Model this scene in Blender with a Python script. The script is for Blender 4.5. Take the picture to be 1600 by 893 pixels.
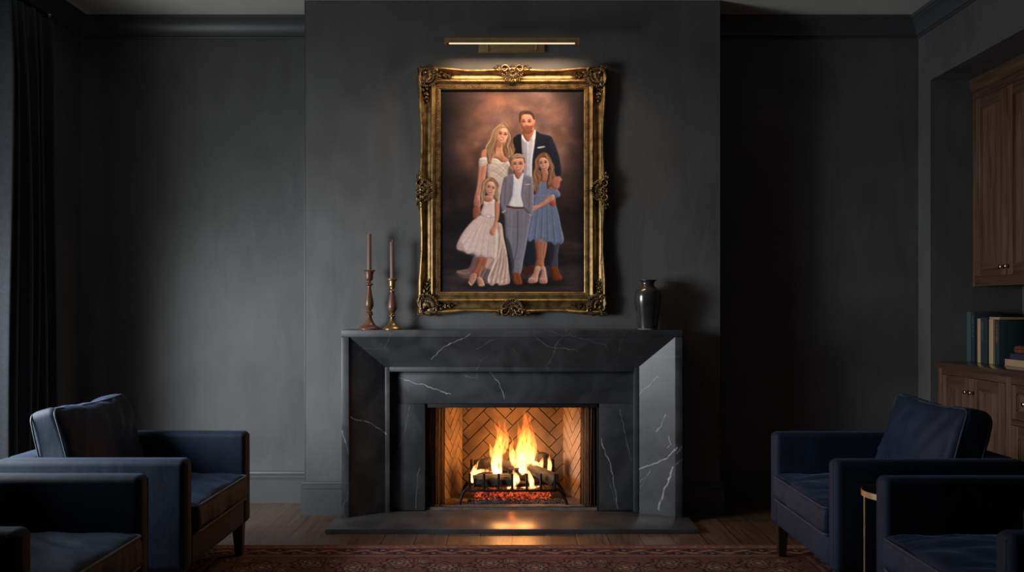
import bpy, bmesh, math, random
import numpy as np
from mathutils import Vector, Matrix, noise
for o in list(bpy.data.objects): bpy.data.objects.remove(o)
SC = bpy.context.scene
COL = SC.collection
PI = math.pi
R = math.radians
random.seed(7)

# ---------------------------------------------------------------- camera, light, exposure
cam_d = bpy.data.cameras.new('camera'); cam = bpy.data.objects.new('camera', cam_d); COL.objects.link(cam)
cam.location = (0, 0, 1.2); cam.rotation_euler = (R(90), 0, 0)
cam_d.sensor_width = 36; cam_d.lens = 31.5; cam_d.shift_y = 36.5/1600; cam_d.clip_start = .05
SC.camera = cam
SC.view_settings.view_transform = 'Standard'; SC.view_settings.look = 'None'
SC.view_settings.gamma = 1; SC.view_settings.use_curve_mapping = False
SC.view_settings.exposure = 0.0
w = bpy.data.worlds.new('sky'); SC.world = w; w.use_nodes = True
w.node_tree.nodes['Background'].inputs[0].default_value = (.55, .65, .8, 1)
w.node_tree.nodes['Background'].inputs[1].default_value = .1

def area_light(name, loc, rot, sx, sy, power, color, spread=180):
    d = bpy.data.lights.new(name, 'AREA'); d.shape = 'RECTANGLE'; d.size = sx; d.size_y = sy
    d.energy = power; d.color = color; d.spread = R(spread)
    o = bpy.data.objects.new(name, d); COL.objects.link(o); o.location = loc; o.rotation_euler = rot
    return o
def point_light(name, loc, power, color, r):
    d = bpy.data.lights.new(name, 'POINT'); d.energy = power; d.color = color; d.shadow_soft_size = r
    o = bpy.data.objects.new(name, d); COL.objects.link(o); o.location = loc
    return o
# daylight through the tall window in the left wall (area light points +X, a little down)
def aim(yaw, tilt): return Vector((math.cos(R(tilt))*math.cos(R(yaw)), math.cos(R(tilt))*math.sin(R(yaw)), math.sin(R(tilt)))).to_track_quat('-Z', 'Y').to_euler()
area_light('window_daylight', (-2.90, 3.42, 1.22), aim(34, -21), .5, 1.1, 24, (.93, .965, 1.0), 100)
area_light('window_low_sky', (-2.86, 3.5, 1.20), aim(15, -28), 1.4, 1.1, 25, (.93, .965, 1.0), 120)
area_light('window_sky_fill', (-2.86, 3.3, 1.30), aim(0, -12), 1.7, 1.3, 17, (.93, .965, 1.0), 180)
area_light('window_ground_glow', (-2.88, 3.5, 1.35), aim(45, 42), .5, 1.2, 9, (.93, .96, .95), 140)
LAMP_P = 8
FIRE_P = 9

# ---------------------------------------------------------------- materials
def new_mat(name):
    m = bpy.data.materials.new(name); m.use_nodes = True
    return m, m.node_tree.nodes, m.node_tree.links, m.node_tree.nodes['Principled BSDF']
def s2l(c):
    return tuple((v/255/12.92 if v/255 <= .04045 else ((v/255+.055)/1.055)**2.4) for v in c)
def pmat(name, c1, c2=None, scale=8, rough=.6, metal=0, bump=0, bscale=None, stretch=(1, 1, 1), detail=4, rvar=0,
         sheen=0, sheen_c=(1, 1, 1), spec=.5, coat=0, p0=.35, p1=.65):
    m, n, l, b = new_mat(name)
    c2 = c2 or c1
    tc = n.new('ShaderNodeTexCoord'); mp = n.new('ShaderNodeMapping'); mp.inputs['Scale'].default_value = stretch
    l.new(tc.outputs['Object'], mp.inputs['Vector'])
    nz = n.new('ShaderNodeTexNoise'); nz.inputs['Scale'].default_value = scale; nz.inputs['Detail'].default_value = detail
    l.new(mp.outputs[0], nz.inputs['Vector'])
    cr = n.new('ShaderNodeValToRGB'); cr.color_ramp.elements[0].color = (*c1, 1); cr.color_ramp.elements[1].color = (*c2, 1)
    cr.color_ramp.elements[0].position = p0; cr.color_ramp.elements[1].position = p1
    l.new(nz.outputs[0], cr.inputs[0]); l.new(cr.outputs[0], b.inputs['Base Color'])
    b.inputs['Roughness'].default_value = rough; b.inputs['Metallic'].default_value = metal
    b.inputs['Specular IOR Level'].default_value = spec
    if rvar:
        mr = n.new('ShaderNodeMapRange'); mr.inputs[3].default_value = rough-rvar; mr.inputs[4].default_value = rough+rvar
        l.new(nz.outputs[0], mr.inputs[0]); l.new(mr.outputs[0], b.inputs['Roughness'])
    if sheen:
        b.inputs['Sheen Weight'].default_value = sheen; b.inputs['Sheen Roughness'].default_value = .35
        b.inputs['Sheen Tint'].default_value = (*sheen_c, 1)
    if coat:
        b.inputs['Coat Weight'].default_value = coat; b.inputs['Coat Roughness'].default_value = .15
    if bump:
        n2 = n.new('ShaderNodeTexNoise'); n2.inputs['Scale'].default_value = bscale or scale*3; n2.inputs['Detail'].default_value = 5
        l.new(mp.outputs[0], n2.inputs['Vector'])
        bp = n.new('ShaderNodeBump'); bp.inputs['Strength'].default_value = bump; bp.inputs['Distance'].default_value = .01
        l.new(n2.outputs[0], bp.inputs['Height']); l.new(bp.outputs[0], b.inputs['Normal'])
    return m
def emat(name, c, s):
    m, n, l, b = new_mat(name)
    b.inputs['Base Color'].default_value = (*c, 1); b.inputs['Emission Color'].default_value = (*c, 1)
    b.inputs['Emission Strength'].default_value = s
    return m

# plaster wall: cloudy charcoal limewash with trowel marks
def plaster():
    m, n, l, b = new_mat('charcoal_plaster')
    tc = n.new('ShaderNodeTexCoord')
    a = n.new('ShaderNodeTexNoise'); a.inputs['Scale'].default_value = 1.7; a.inputs['Detail'].default_value = 6
    a.inputs['Distortion'].default_value = .6
    l.new(tc.outputs['Object'], a.inputs['Vector'])
    mp = n.new('ShaderNodeMapping'); mp.inputs['Scale'].default_value = (5, 5, 1.6); mp.inputs['Rotation'].default_value = (0, .35, 0)
    l.new(tc.outputs['Object'], mp.inputs['Vector'])
    c = n.new('ShaderNodeTexNoise'); c.inputs['Scale'].default_value = 1.6; c.inputs['Detail'].default_value = 8; c.inputs['Distortion'].default_value = .7
    l.new(mp.outputs[0], c.inputs['Vector'])
    mx = n.new('ShaderNodeMath'); mx.operation = 'MULTIPLY_ADD'; mx.inputs[1].default_value = .45
    l.new(c.outputs[0], mx.inputs[0]); l.new(a.outputs[0], mx.inputs[2])
    cr = n.new('ShaderNodeValToRGB')
    cr.color_ramp.elements[0].position = .5; cr.color_ramp.elements[0].color = (.078, .078, .0785, 1)
    cr.color_ramp.elements[1].position = .95; cr.color_ramp.elements[1].color = (.118, .119, .121, 1)
    l.new(mx.outputs[0], cr.inputs[0]); l.new(cr.outputs[0], b.inputs['Base Color'])
    b.inputs['Roughness'].default_value = .55; b.inputs['Specular IOR Level'].default_value = .3
    bp = n.new('ShaderNodeBump'); bp.inputs['Strength'].default_value = .16; bp.inputs['Distance'].default_value = .02
    l.new(c.outputs[0], bp.inputs['Height']); l.new(bp.outputs[0], b.inputs['Normal'])
    return m
M = {}
M['wall'] = plaster()
M['trim'] = pmat('charcoal_painted_wood', (.064, .067, .072), (.072, .075, .080), 3, .42, bump=.03)
M['ceiling'] = pmat('ceiling_paint', (.60, .61, .58), (.66, .67, .64), 2, .8)

def floor_mat():
    m, n, l, b = new_mat('dark_oak_planks')
    tc = n.new('ShaderNodeTexCoord'); sp = n.new('ShaderNodeSeparateXYZ'); cb = n.new('ShaderNodeCombineXYZ')
    l.new(tc.outputs['Object'], sp.inputs[0]); l.new(sp.outputs[1], cb.inputs[0]); l.new(sp.outputs[0], cb.inputs[1])
    br = n.new('ShaderNodeTexBrick'); br.offset = .37; br.inputs['Scale'].default_value = 1
    br.inputs['Brick Width'].default_value = 2.1; br.inputs['Row Height'].default_value = .168
    br.inputs['Mortar Size'].default_value = .0022; br.inputs['Mortar Smooth'].default_value = .2
    br.inputs['Color1'].default_value = (.080, .047, .030, 1); br.inputs['Color2'].default_value = (.145, .090, .060, 1)
    br.inputs['Mortar'].default_value = (.012, .008, .006, 1)
    l.new(cb.outputs[0], br.inputs['Vector'])
    mp = n.new('ShaderNodeMapping'); mp.inputs['Scale'].default_value = (14, 1.2, 1)
    l.new(tc.outputs['Object'], mp.inputs['Vector'])
    g = n.new('ShaderNodeTexNoise'); g.inputs['Scale'].default_value = 3; g.inputs['Detail'].default_value = 8; g.inputs['Distortion'].default_value = 1.2
    l.new(mp.outputs[0], g.inputs['Vector'])
    mr = n.new('ShaderNodeMapRange'); mr.inputs[1].default_value = .3; mr.inputs[2].default_value = .7; mr.inputs[3].default_value = .55; mr.inputs[4].default_value = 1.25
    l.new(g.outputs[0], mr.inputs[0])
    mx = n.new('ShaderNodeVectorMath'); mx.operation = 'SCALE'
    l.new(br.outputs['Color'], mx.inputs[0]); l.new(mr.outputs[0], mx.inputs['Scale'])
    l.new(mx.outputs[0], b.inputs['Base Color'])
    b.inputs['Roughness'].default_value = .36
    bp = n.new('ShaderNodeBump'); bp.inputs['Strength'].default_value = .25; bp.inputs['Distance'].default_value = .004; bp.invert = True
    l.new(br.outputs['Fac'], bp.inputs['Height']); l.new(bp.outputs[0], b.inputs['Normal'])
    return m
M['floor'] = floor_mat()

def marble(name, veins, c1=(.031, .033, .037), c2=(.068, .072, .079), rough=.38):
    m, n, l, b = new_mat(name)
    tc = n.new('ShaderNodeTexCoord')
    src = tc.outputs['Object']
    wz = n.new('ShaderNodeTexNoise'); wz.inputs['Scale'].default_value = 14; wz.inputs['Detail'].default_value = 5
    l.new(src, wz.inputs['Vector'])
    s1 = n.new('ShaderNodeVectorMath'); s1.operation = 'SUBTRACT'; s1.inputs[1].default_value = (.5, .5, .5); l.new(wz.outputs['Color'], s1.inputs[0])
    s2 = n.new('ShaderNodeVectorMath'); s2.operation = 'SCALE'; s2.inputs['Scale'].default_value = .045; l.new(s1.outputs[0], s2.inputs[0])
    s3 = n.new('ShaderNodeVectorMath'); s3.operation = 'ADD'; l.new(src, s3.inputs[0]); l.new(s2.outputs[0], s3.inputs[1])
    s4 = n.new('ShaderNodeVectorMath'); s4.operation = 'MULTIPLY'; s4.inputs[1].default_value = (1, 0, 1); l.new(s3.outputs[0], s4.inputs[0])
    P = s4.outputs[0]
    cl = n.new('ShaderNodeTexNoise'); cl.inputs['Scale'].default_value = 5; cl.inputs['Detail'].default_value = 9; cl.inputs['Distortion'].default_value = .8
    l.new(src, cl.inputs['Vector'])
    cr = n.new('ShaderNodeValToRGB'); cr.color_ramp.elements[0].position = .38; cr.color_ramp.elements[1].position = .72
    cr.color_ramp.elements[0].color = (*c1, 1); cr.color_ramp.elements[1].color = (*c2, 1)
    l.new(cl.outputs[0], cr.inputs[0])
    # fine random veins
    vo = n.new('ShaderNodeTexVoronoi'); vo.feature = 'DISTANCE_TO_EDGE'; vo.inputs['Scale'].default_value = 3.1
    mpv = n.new('ShaderNodeMapping'); mpv.inputs['Rotation'].default_value = (.3, .7, .4); l.new(s3.outputs[0], mpv.inputs['Vector'])
    l.new(mpv.outputs[0], vo.inputs['Vector'])
    vr = n.new('ShaderNodeMapRange'); vr.inputs[1].default_value = 0; vr.inputs[2].default_value = .009; vr.inputs[3].default_value = 1; vr.inputs[4].default_value = 0
    l.new(vo.outputs['Distance'], vr.inputs[0])
    gate = n.new('ShaderNodeTexNoise'); gate.inputs['Scale'].default_value = 2.6; l.new(src, gate.inputs['Vector'])
    gr = n.new('ShaderNodeMapRange'); gr.inputs[1].default_value = .52; gr.inputs[2].default_value = .66; gr.inputs[3].default_value = 0; gr.inputs[4].default_value = .30
    l.new(gate.outputs[0], gr.inputs[0])
    tot = n.new('ShaderNodeMath'); tot.operation = 'MULTIPLY'; l.new(vr.outputs[0], tot.inputs[0]); l.new(gr.outputs[0], tot.inputs[1])
    tot = tot.outputs[0]
    for pts, wd, st in veins:
        for (a, c) in zip(pts[:-1], pts[1:]):
            A = Vector((a[0], 0, a[1])); D = Vector((c[0]-a[0], 0, c[1]-a[1])); LL = D.length_squared
            q = n.new('ShaderNodeVectorMath'); q.operation = 'SUBTRACT'; q.inputs[1].default_value = A; l.new(P, q.inputs[0])
            d = n.new('ShaderNodeVectorMath'); d.operation = 'DOT_PRODUCT'; d.inputs[1].default_value = D/LL; l.new(q.outputs[0], d.inputs[0])
            c_ = n.new('ShaderNodeClamp'); l.new(d.outputs['Value'], c_.inputs[0])
            e = n.new('ShaderNodeVectorMath'); e.operation = 'SCALE'; e.inputs[0].default_value = D; l.new(c_.outputs[0], e.inputs['Scale'])
            f = n.new('ShaderNodeVectorMath'); f.operation = 'DISTANCE'; l.new(q.outputs[0], f.inputs[0]); l.new(e.outputs[0], f.inputs[1])
            g = n.new('ShaderNodeMapRange'); g.interpolation_type = 'SMOOTHSTEP'
            g.inputs[1].default_value = wd*.25; g.inputs[2].default_value = wd; g.inputs[3].default_value = st; g.inputs[4].default_value = 0
            l.new(f.outputs['Value'], g.inputs[0])
            h = n.new('ShaderNodeMath'); h.operation = 'MAXIMUM'; l.new(tot, h.inputs[0]); l.new(g.outputs[0], h.inputs[1]); tot = h.outputs[0]
    bk = n.new('ShaderNodeTexNoise'); bk.inputs['Scale'].default_value = 30; l.new(src, bk.inputs['Vector'])
    bm_ = n.new('ShaderNodeMapRange'); bm_.inputs[1].default_value = .35; bm_.inputs[2].default_value = .6; bm_.inputs[3].default_value = .35; bm_.inputs[4].default_value = 1
    l.new(bk.outputs[0], bm_.inputs[0])
    mm = n.new('ShaderNodeMath'); mm.operation = 'MULTIPLY'; l.new(tot, mm.inputs[0]); l.new(bm_.outputs[0], mm.inputs[1])
    mix = n.new('ShaderNodeMix'); mix.data_type = 'RGBA'; l.new(mm.outputs[0], mix.inputs[0]); l.new(cr.outputs[0], mix.inputs[6])
    mix.inputs[7].default_value = (.42, .43, .44, 1)
    l.new(mix.outputs[2], b.inputs['Base Color'])
    b.inputs['Roughness'].default_value = rough
    return m
def pz(x, y, Y): return ((x-800)*Y/1400, 1.2-(y-483)*Y/1400)
def V(pts, Y, wd=.004, st=.8): return ([pz(a, b_, Y) for a, b_ in pts], wd, st)
VE = [V([(1000, 743), (1022, 731), (1040, 720), (1056, 702)], 5.13, .0045, .95),
      V([(1051, 735), (1043, 755), (1031, 804)], 5.10, .0055, 1.0),
      V([(1001, 624), (1012, 611), (1028, 596)], 5.13, .0032, .7),
      V([(1038, 652), (1032, 672), (1026, 682)], 5.12, .003, .8), V([(1001, 760), (1016, 741)], 5.15, .0025, .55),
      V([(1043, 688), (1046, 699), (1040, 706)], 5.12, .003, .6),
      V([(939, 690), (949, 722), (957, 752), (966, 800)], 5.24, .0038, .75), V([(969, 647), (978, 690), (987, 724)], 5.24, .0028, .4),
      V([(551, 655), (577, 669), (602, 687)], 5.12, .0042, .85), V([(671, 567), (694, 548), (735, 529)], 5.13, .0038, .6),
      V([(621, 597), (661, 607), (704, 623)], 5.24, .0035, .7), V([(766, 587), (780, 605), (789, 629)], 5.24, .0035, .6),
      V([(655, 735), (648, 800)], 5.24, .0035, .35), V([(745, 552), (775, 534)], 5.13, .0025, .3),
      V([(838, 533), (850, 546), (880, 550), (905, 556)], 5.13, .0025, .35), V([(884, 524), (896, 517)], 5.06, .003, .4),
      V([(536, 680), (540, 702), (546, 715)], 5.06, .003, .5), V([(1057, 715), (1067, 704)], 5.06, .003, .7),
      V([(1057, 732), (1067, 724)], 5.06, .003, .6), V([(640, 640), (630, 690), (622, 715)], 5.24, .003, .25)]
M['marble'] = marble('dark_veined_stone', VE)
M['hearth'] = pmat('honed_hearth_stone', (.045, .048, .052), (.075, .079, .084), 6, .33, bump=.02, detail=8)

def wood(name, c1, c2, axis='Z', rough=.45, sc=1.0):
    m, n, l, b = new_mat(name)
    tc = n.new('ShaderNodeTexCoord'); mp = n.new('ShaderNodeMapping')
    s = {'Z': (26, 26, 1.5), 'Y': (26, 1.5, 26), 'X': (1.5, 26, 26)}[axis]
    mp.inputs['Scale'].default_value = tuple(v*sc for v in s); l.new(tc.outputs['Object'], mp.inputs['Vector'])
    g = n.new('ShaderNodeTexNoise'); g.inputs['Scale'].default_value = 1.3; g.inputs['Detail'].default_value = 8; g.inputs['Distortion'].default_value = 1.0
    l.new(mp.outputs[0], g.inputs['Vector'])
    cr = n.new('ShaderNodeValToRGB'); cr.color_ramp.elements[0].position = .3; cr.color_ramp.elements[1].position = .72
    cr.color_ramp.elements[0].color = (*c1, 1); cr.color_ramp.elements[1].color = (*c2, 1)
    l.new(g.outputs[0], cr.inputs[0]); l.new(cr.outputs[0], b.inputs['Base Color'])
    b.inputs['Roughness'].default_value = rough
    bp = n.new('ShaderNodeBump'); bp.inputs['Strength'].default_value = .06; bp.inputs['Distance'].default_value = .004
    l.new(g.outputs[0], bp.inputs['Height']); l.new(bp.outputs[0], b.inputs['Normal'])
    return m
M['walnut'] = wood('walnut_upright_grain', (.072, .037, .024), (.20, .112, .075))
M['walnut_h'] = wood('walnut_level_grain', (.055, .028, .018), (.135, .075, .05), 'Y')
M['walnut_top'] = wood('walnut_counter', (.05, .028, .02), (.11, .065, .047), 'Y', .16)
M['turned_wood'] = wood('turned_mahogany', (.075, .030, .016), (.15, .065, .038), 'Z', .34)
M['leg_wood'] = wood('espresso_wood', (.012, .008, .006), (.026, .017, .013), 'Z', .4)
M['velvet'] = pmat('navy_velvet', (.0050, .0100, .022), (.0085, .0170, .038), 7, .72, bump=.22, bscale=16, sheen=.065, sheen_c=(.32, .58, 1), spec=.25, stretch=(1, 1, .6))
M['velvet_cushion'] = pmat('navy_velvet_cushion', (.0060, .0115, .025), (.0105, .0200, .044), 9, .66, bump=.35, bscale=5, sheen=.09, sheen_c=(.35, .60, 1), spec=.25, stretch=(2.2, 1, 1))
M['piping'] = pmat('navy_piping', (.012, .017, .030), (.018, .025, .040), 20, .6, sheen=.2, sheen_c=(.6, .72, 1))
M['curtain'] = pmat('charcoal_navy_curtain', (.020, .024, .030), (.028, .033, .041), 60, .85, bump=.05, sheen=.2)
M['black'] = pmat('blackened_iron', (.010, .010, .010), (.020, .019, .018), 40, .5, .6, bump=.12)
M['blackpaint'] = pmat('matt_black_metal', (.006, .006, .006), (.009, .009, .009), 10, .6)
M['brass'] = pmat('aged_brass', (.40, .29, .14), (.48, .355, .18), 20, .40, .72, rvar=.08)
M['dark_brass'] = pmat('dark_brass', (.22, .15, .065), (.34, .24, .11), 20, .33, .85, rvar=.08)
M['knob'] = pmat('polished_bronze', (.32, .24, .16), (.42, .33, .24), 20, .2, 1)
M['gilt'] = pmat('antique_gilding', (.15, .088, .034), (.36, .235, .095), 26, .42, .8, bump=.12, bscale=120, rvar=.1, p0=.3, p1=.6)
M['gilt_dark'] = pmat('antique_gilding_worn', (.050, .030, .015), (.26, .17, .078), 70, .38, .8, bump=.2, bscale=160, rvar=.1)
M['candle'] = pmat('taupe_wax', (.120, .078, .056), (.138, .090, .066), 5, .5)
M['wick'] = pmat('wick', (.3, .27, .25), (.2, .18, .16), 50, .9)
M['ceramic'] = pmat('dark_glaze', (.016, .017, .017), (.035, .034, .031), 9, .22, 0, bump=.05, coat=.4)
M['ceramic_shoulder'] = pmat('rust_glaze', (.040, .025, .019), (.075, .04, .028), 14, .25, coat=.4)
M['ceramic_foot'] = pmat('bare_clay', (.16, .12, .09), (.2, .15, .11), 30, .7)
M['firebrick'] = pmat('firebrick', (.20, .138, .085), (.34, .235, .145), 9, .8, bump=.2)  # side bricks lighter, their stronger firelight put into the colour
M['firebrick_sooty_shaded'] = pmat('sooty_shaded_firebrick', (.085, .056, .035), (.22, .146, .090), 6, .8, bump=.2)  # back bricks darker: soot, and their dimmer light put into the colour
M['mortar'] = pmat('firebox_mortar', (.03, .02, .014), (.05, .035, .024), 30, .95)
M['ash'] = pmat('firebox_floor', (.13, .10, .085), (.20, .16, .13), 20, .9, bump=.2)
M['log'] = pmat('grey_ceramic_log', (.022, .022, .016), (.075, .070, .050), 9, .85, bump=.8, bscale=14, stretch=(1, 5, 5))
M['char'] = pmat('charred_log', (.004, .0035, .003), (.030, .020, .014), 18, .9, bump=1, bscale=25)
M['cinder'] = pmat('cinder', (.03, .026, .024), (.16, .14, .125), 40, .9)

# ---------------------------------------------------------------- mesh helpers
def finish(name, me, m, parent=None, angle=35, world=True):
    me.name = name
    for p in me.polygons: p.use_smooth = True
    me.set_sharp_from_angle(angle=R(angle))
    if m: me.materials.append(m)
    o = bpy.data.objects.new(name, me); COL.objects.link(o)
    if parent is not None:
        o.parent = parent
        if world:
            off = parent.location.copy(); q = parent.parent
            while q: off += q.location; q = q.parent
            me.transform(Matrix.Translation(-off))
    return o
def ob(name, bm, m, parent=None, angle=35, world=True):
    me = bpy.data.meshes.new(name); bmesh.ops.recalc_face_normals(bm, faces=bm.faces[:]); bm.to_mesh(me); bm.free()
    return finish(name, me, m, parent, angle, world)
def tag(o, label=None, cat=None, group=None, kind=None):
    if label: o['label'] = label
    if cat: o['category'] = cat
    if group: o['group'] = group
    if kind: o['kind'] = kind
    return o
def thing(name, loc, label, cat, group=None):
    o = bpy.data.objects.new(name, None); o.empty_display_size = .05; COL.objects.link(o); o.location = loc
    return tag(o, label, cat, group)
def struct(name, bm, m, angle=35): return tag(ob(name, bm, m, None, angle), kind='structure')
def copy_tree(o, parent=None):
    c = o.copy(); COL.objects.link(c)
    if parent is not None: c.parent = parent
    for ch in [k for k in o.children]: copy_tree(ch, c)
    return c
def BM(): return bmesh.new()
def merge(bm, t, mtx=None):
    me = bpy.data.meshes.new('t'); t.to_mesh(me); t.free()
    if mtx is not None: me.transform(mtx)
    bm.from_mesh(me); bpy.data.meshes.remove(me)
def box(bm, x0, x1, y0, y1, z0, z1, bev=0, seg=2, mtx=None):
    t = bmesh.new(); bmesh.ops.create_cube(t, size=1)
    for v in t.verts: v.co = Vector(((x0+x1)/2+v.co.x*(x1-x0), (y0+y1)/2+v.co.y*(y1-y0), (z0+z1)/2+v.co.z*(z1-z0)))
    if bev: bmesh.ops.bevel(t, geom=t.edges[:], offset=bev, segments=seg, affect='EDGES', profile=.5)
    merge(bm, t, mtx)
def lathe(bm, prof, loc=(0, 0, 0), n=40, mtx=None):
    t = bmesh.new(); rings = []
    for r, z in prof:
        if r < 1e-6: rings.append([t.verts.new((0, 0, z))])
        else: rings.append([t.verts.new((r*math.cos(2*PI*i/n), r*math.sin(2*PI*i/n), z)) for i in range(n)])
    for a, c in zip(rings[:-1], rings[1:]):
        for i in range(n):
            j = (i+1) % n
            if len(a) == 1 and len(c) > 1: t.faces.new((a[0], c[i], c[j]))
            elif len(c) == 1 and len(a) > 1: t.faces.new((a[i], a[j], c[0]))
            elif len(a) > 1: t.faces.new((a[i], a[j], c[j], c[i]))
    if len(rings[0]) > 1: t.faces.new(rings[0][::-1])
    if len(rings[-1]) > 1: t.faces.new(rings[-1])
    merge(bm, t, Matrix.Translation(loc) @ (mtx or Matrix()))
def tube(bm, pts, rad, n=8, closed=False, flat=1.0, cap=True):
    pts = [Vector(p) for p in pts]; N = len(pts)
    rad = rad if isinstance(rad, (list, tuple)) else [rad]*N
    rings = []; up = None
    for i, p in enumerate(pts):
        if closed: d = pts[(i+1) % N]-pts[i-1]
        else: d = pts[min(i+1, N-1)]-pts[max(i-1, 0)]
        if d.length < 1e-9: d = Vector((0, 0, 1))
        d.normalize()
        if up is None:
            up = Vector((0, 0, 1)) if abs(d.z) < .9 else Vector((0, 1, 0))
        s = d.cross(up)
        if s.length < 1e-6: s = d.cross(Vector((1, 0, 0)))
        s.normalize(); u = s.cross(d).normalized(); up = u
        rings.append([bm.verts.new(p+(s*math.cos(2*PI*k/n)+u*math.sin(2*PI*k/n)*flat)*rad[i]) for k in range(n)])
    for i in range(N if closed else N-1):
        a, c = rings[i], rings[(i+1) % N]
        for k in range(n):
            j = (k+1) % n
            bm.faces.new((a[k], a[j], c[j], c[k]))
    if cap and not closed: bm.faces.new(rings[0][::-1]); bm.faces.new(rings[-1])
def sphere(bm, c, r, sub=2, sc=(1, 1, 1), mtx=None):
    t = bmesh.new(); bmesh.ops.create_icosphere(t, subdivisions=sub, radius=r)
    m_ = Matrix.Translation(c) @ (mtx or Matrix()) @ Matrix.Diagonal((*sc, 1))
    merge(bm, t, m_)
def prism_path(bm, prof, path, closed=False):
    """prof: list of (out, z); path: list of ((x,y),(nx,ny)); sweep with mitres given by n"""
    rings = [[bm.verts.new((x+nx*o_, y+ny*o_, z)) for o_, z in prof] for (x, y), (nx, ny) in path]
    for a, c in zip(rings[:-1], rings[1:]):
        for i in range(len(prof)):
            j = (i+1) % len(prof); bm.faces.new((a[i], a[j], c[j], c[i]))
    bm.faces.new(rings[0][::-1]); bm.faces.new(rings[-1])
# ---------------------------------------------------------------- room shell
CH = 3.01; XL, XR, YF, YB, BX0, BX1 = -2.69, 2.53, 5.58, 5.25, -1.215, 1.219
YN = -1.6   # near wall
bm = BM(); box(bm, XL-.15, XR+.7, YN-.15, YF+.6, -.1, 0); struct('floor', bm, M['floor'])
bm = BM(); box(bm, XL-.15, XR+.7, YN-.15, YF+.6, CH, CH+.1); struct('ceiling', bm, M['ceiling'])
bm = BM()
box(bm, XL, -.72, YF, YF+.3, 0, CH); box(bm, .72, XR+.05, YF, YF+.3, 0, CH); box(bm, -.72, .72, YF, YF+.3, .80, CH)
struct('wall_far', bm, M['wall'])
bm = BM()
box(bm, BX0, -.515, YB, YF-.001, 0, CH, .0); box(bm, .515, BX1, YB, YF-.001, 0, CH, .0); box(bm, -.515, .515, YB, YF-.001, .70, CH)
bmesh.ops.remove_doubles(bm, verts=bm.verts[:], dist=1e-5)
struct('wall_chimney', bm, M['wall'])
bm = BM()   # plaster corner beads of the chimney breast
for x in (BX0, BX1): tube(bm, [(x+(.002 if x < 0 else -.002), YB+.002, .19), (x+(.002 if x < 0 else -.002), YB+.002, CH-.001)], .0038, 8)
struct('trim_3', bm, M['trim'])
bm = BM()   # left wall with the window opening
W0, W1, WZ0, WZ1 = 1.55, 4.25, .45, 2.3
box(bm, XL-.15, XL, YN, W0, 0, CH); box(bm, XL-.15, XL, W1, YF+.3, 0, CH)
box(bm, XL-.15, XL, W0, W1, 0, WZ0); box(bm, XL-.15, XL, W0, W1, WZ1, CH)
struct('wall_left', bm, M['wall'])
bm = BM()
for a, b_, c, d in ((W0, W0+.05, WZ0, WZ1), (W1-.05, W1, WZ0, WZ1), (W0, W1, WZ0, WZ0+.05), (W0, W1, WZ1-.05, WZ1), ((W0+W1)/2-.025, (W0+W1)/2+.025, WZ0, WZ1)):
    box(bm, XL-.07, XL-.03, a, b_, c, d, .004)
struct('window_1', bm, M['trim'])
bm = BM(); box(bm, XL-.15, XR+.7, YN-.15, YN, 0, CH); struct('wall_near', bm, M['wall'])
bm = BM()   # right wall with the joinery niche
NY0, NY1, NZ, NX = 2.6, 5.416, 2.585, 3.085
box(bm, XR, XR+.7, NY1, YF+.02, 0, CH); box(bm, XR, XR+.7, NY0, NY1, NZ, CH); box(bm, NX, XR+.7, NY0, NY1, 0, NZ)
box(bm, XR, XR+.7, YN, NY0, 0, CH)
struct('wall_right', bm, M['wall'])
BP = [(0, 0), (.020, 0), (.020, .142), (.0135, .147), (.0135, .151), (.018, .154), (.018, .170), (.010, .174), (.010, .178), (.0145, .181), (.012, .192), (0, .195)]
def trim(name, prof, path): bm = BM(); prism_path(bm, prof, path); struct(name, bm, M['trim'], 25)
trim('baseboard_left', BP, [((XL, YN), (1, 0)), ((XL, YF), (1, -1)), ((BX0, YF), (-1, -1)), ((BX0, YB), (-1, -1)), ((-.964, YB), (0, -1))])
trim('baseboard_right', BP, [((.964, YB), (0, -1)), ((BX1, YB), (1, -1)), ((BX1, YF), (1, -1)), ((XR, YF), (-1, -1)), ((XR, NY1), (-1, 0))])
CP = [(0, 2.884), (.010, 2.884), (.014, 2.889), (.010, 2.895), (.020, 2.899), (.020, 2.908), (.024, 2.924), (.033, 2.944), (.046, 2.962), (.060, 2.973), (.067, 2.978), (.067, 2.986), (.076, 2.990), (.078, CH), (0, CH)]
trim('trim_1', CP, [((XL, YN), (1, 0)), ((XL, YF), (1, -1)), ((BX0, YF), (0, -1))])
trim('trim_2', CP, [((BX1, YF), (0, -1)), ((XR, YF), (-1, -1)), ((XR, YN), (-1, 0))])

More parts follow.
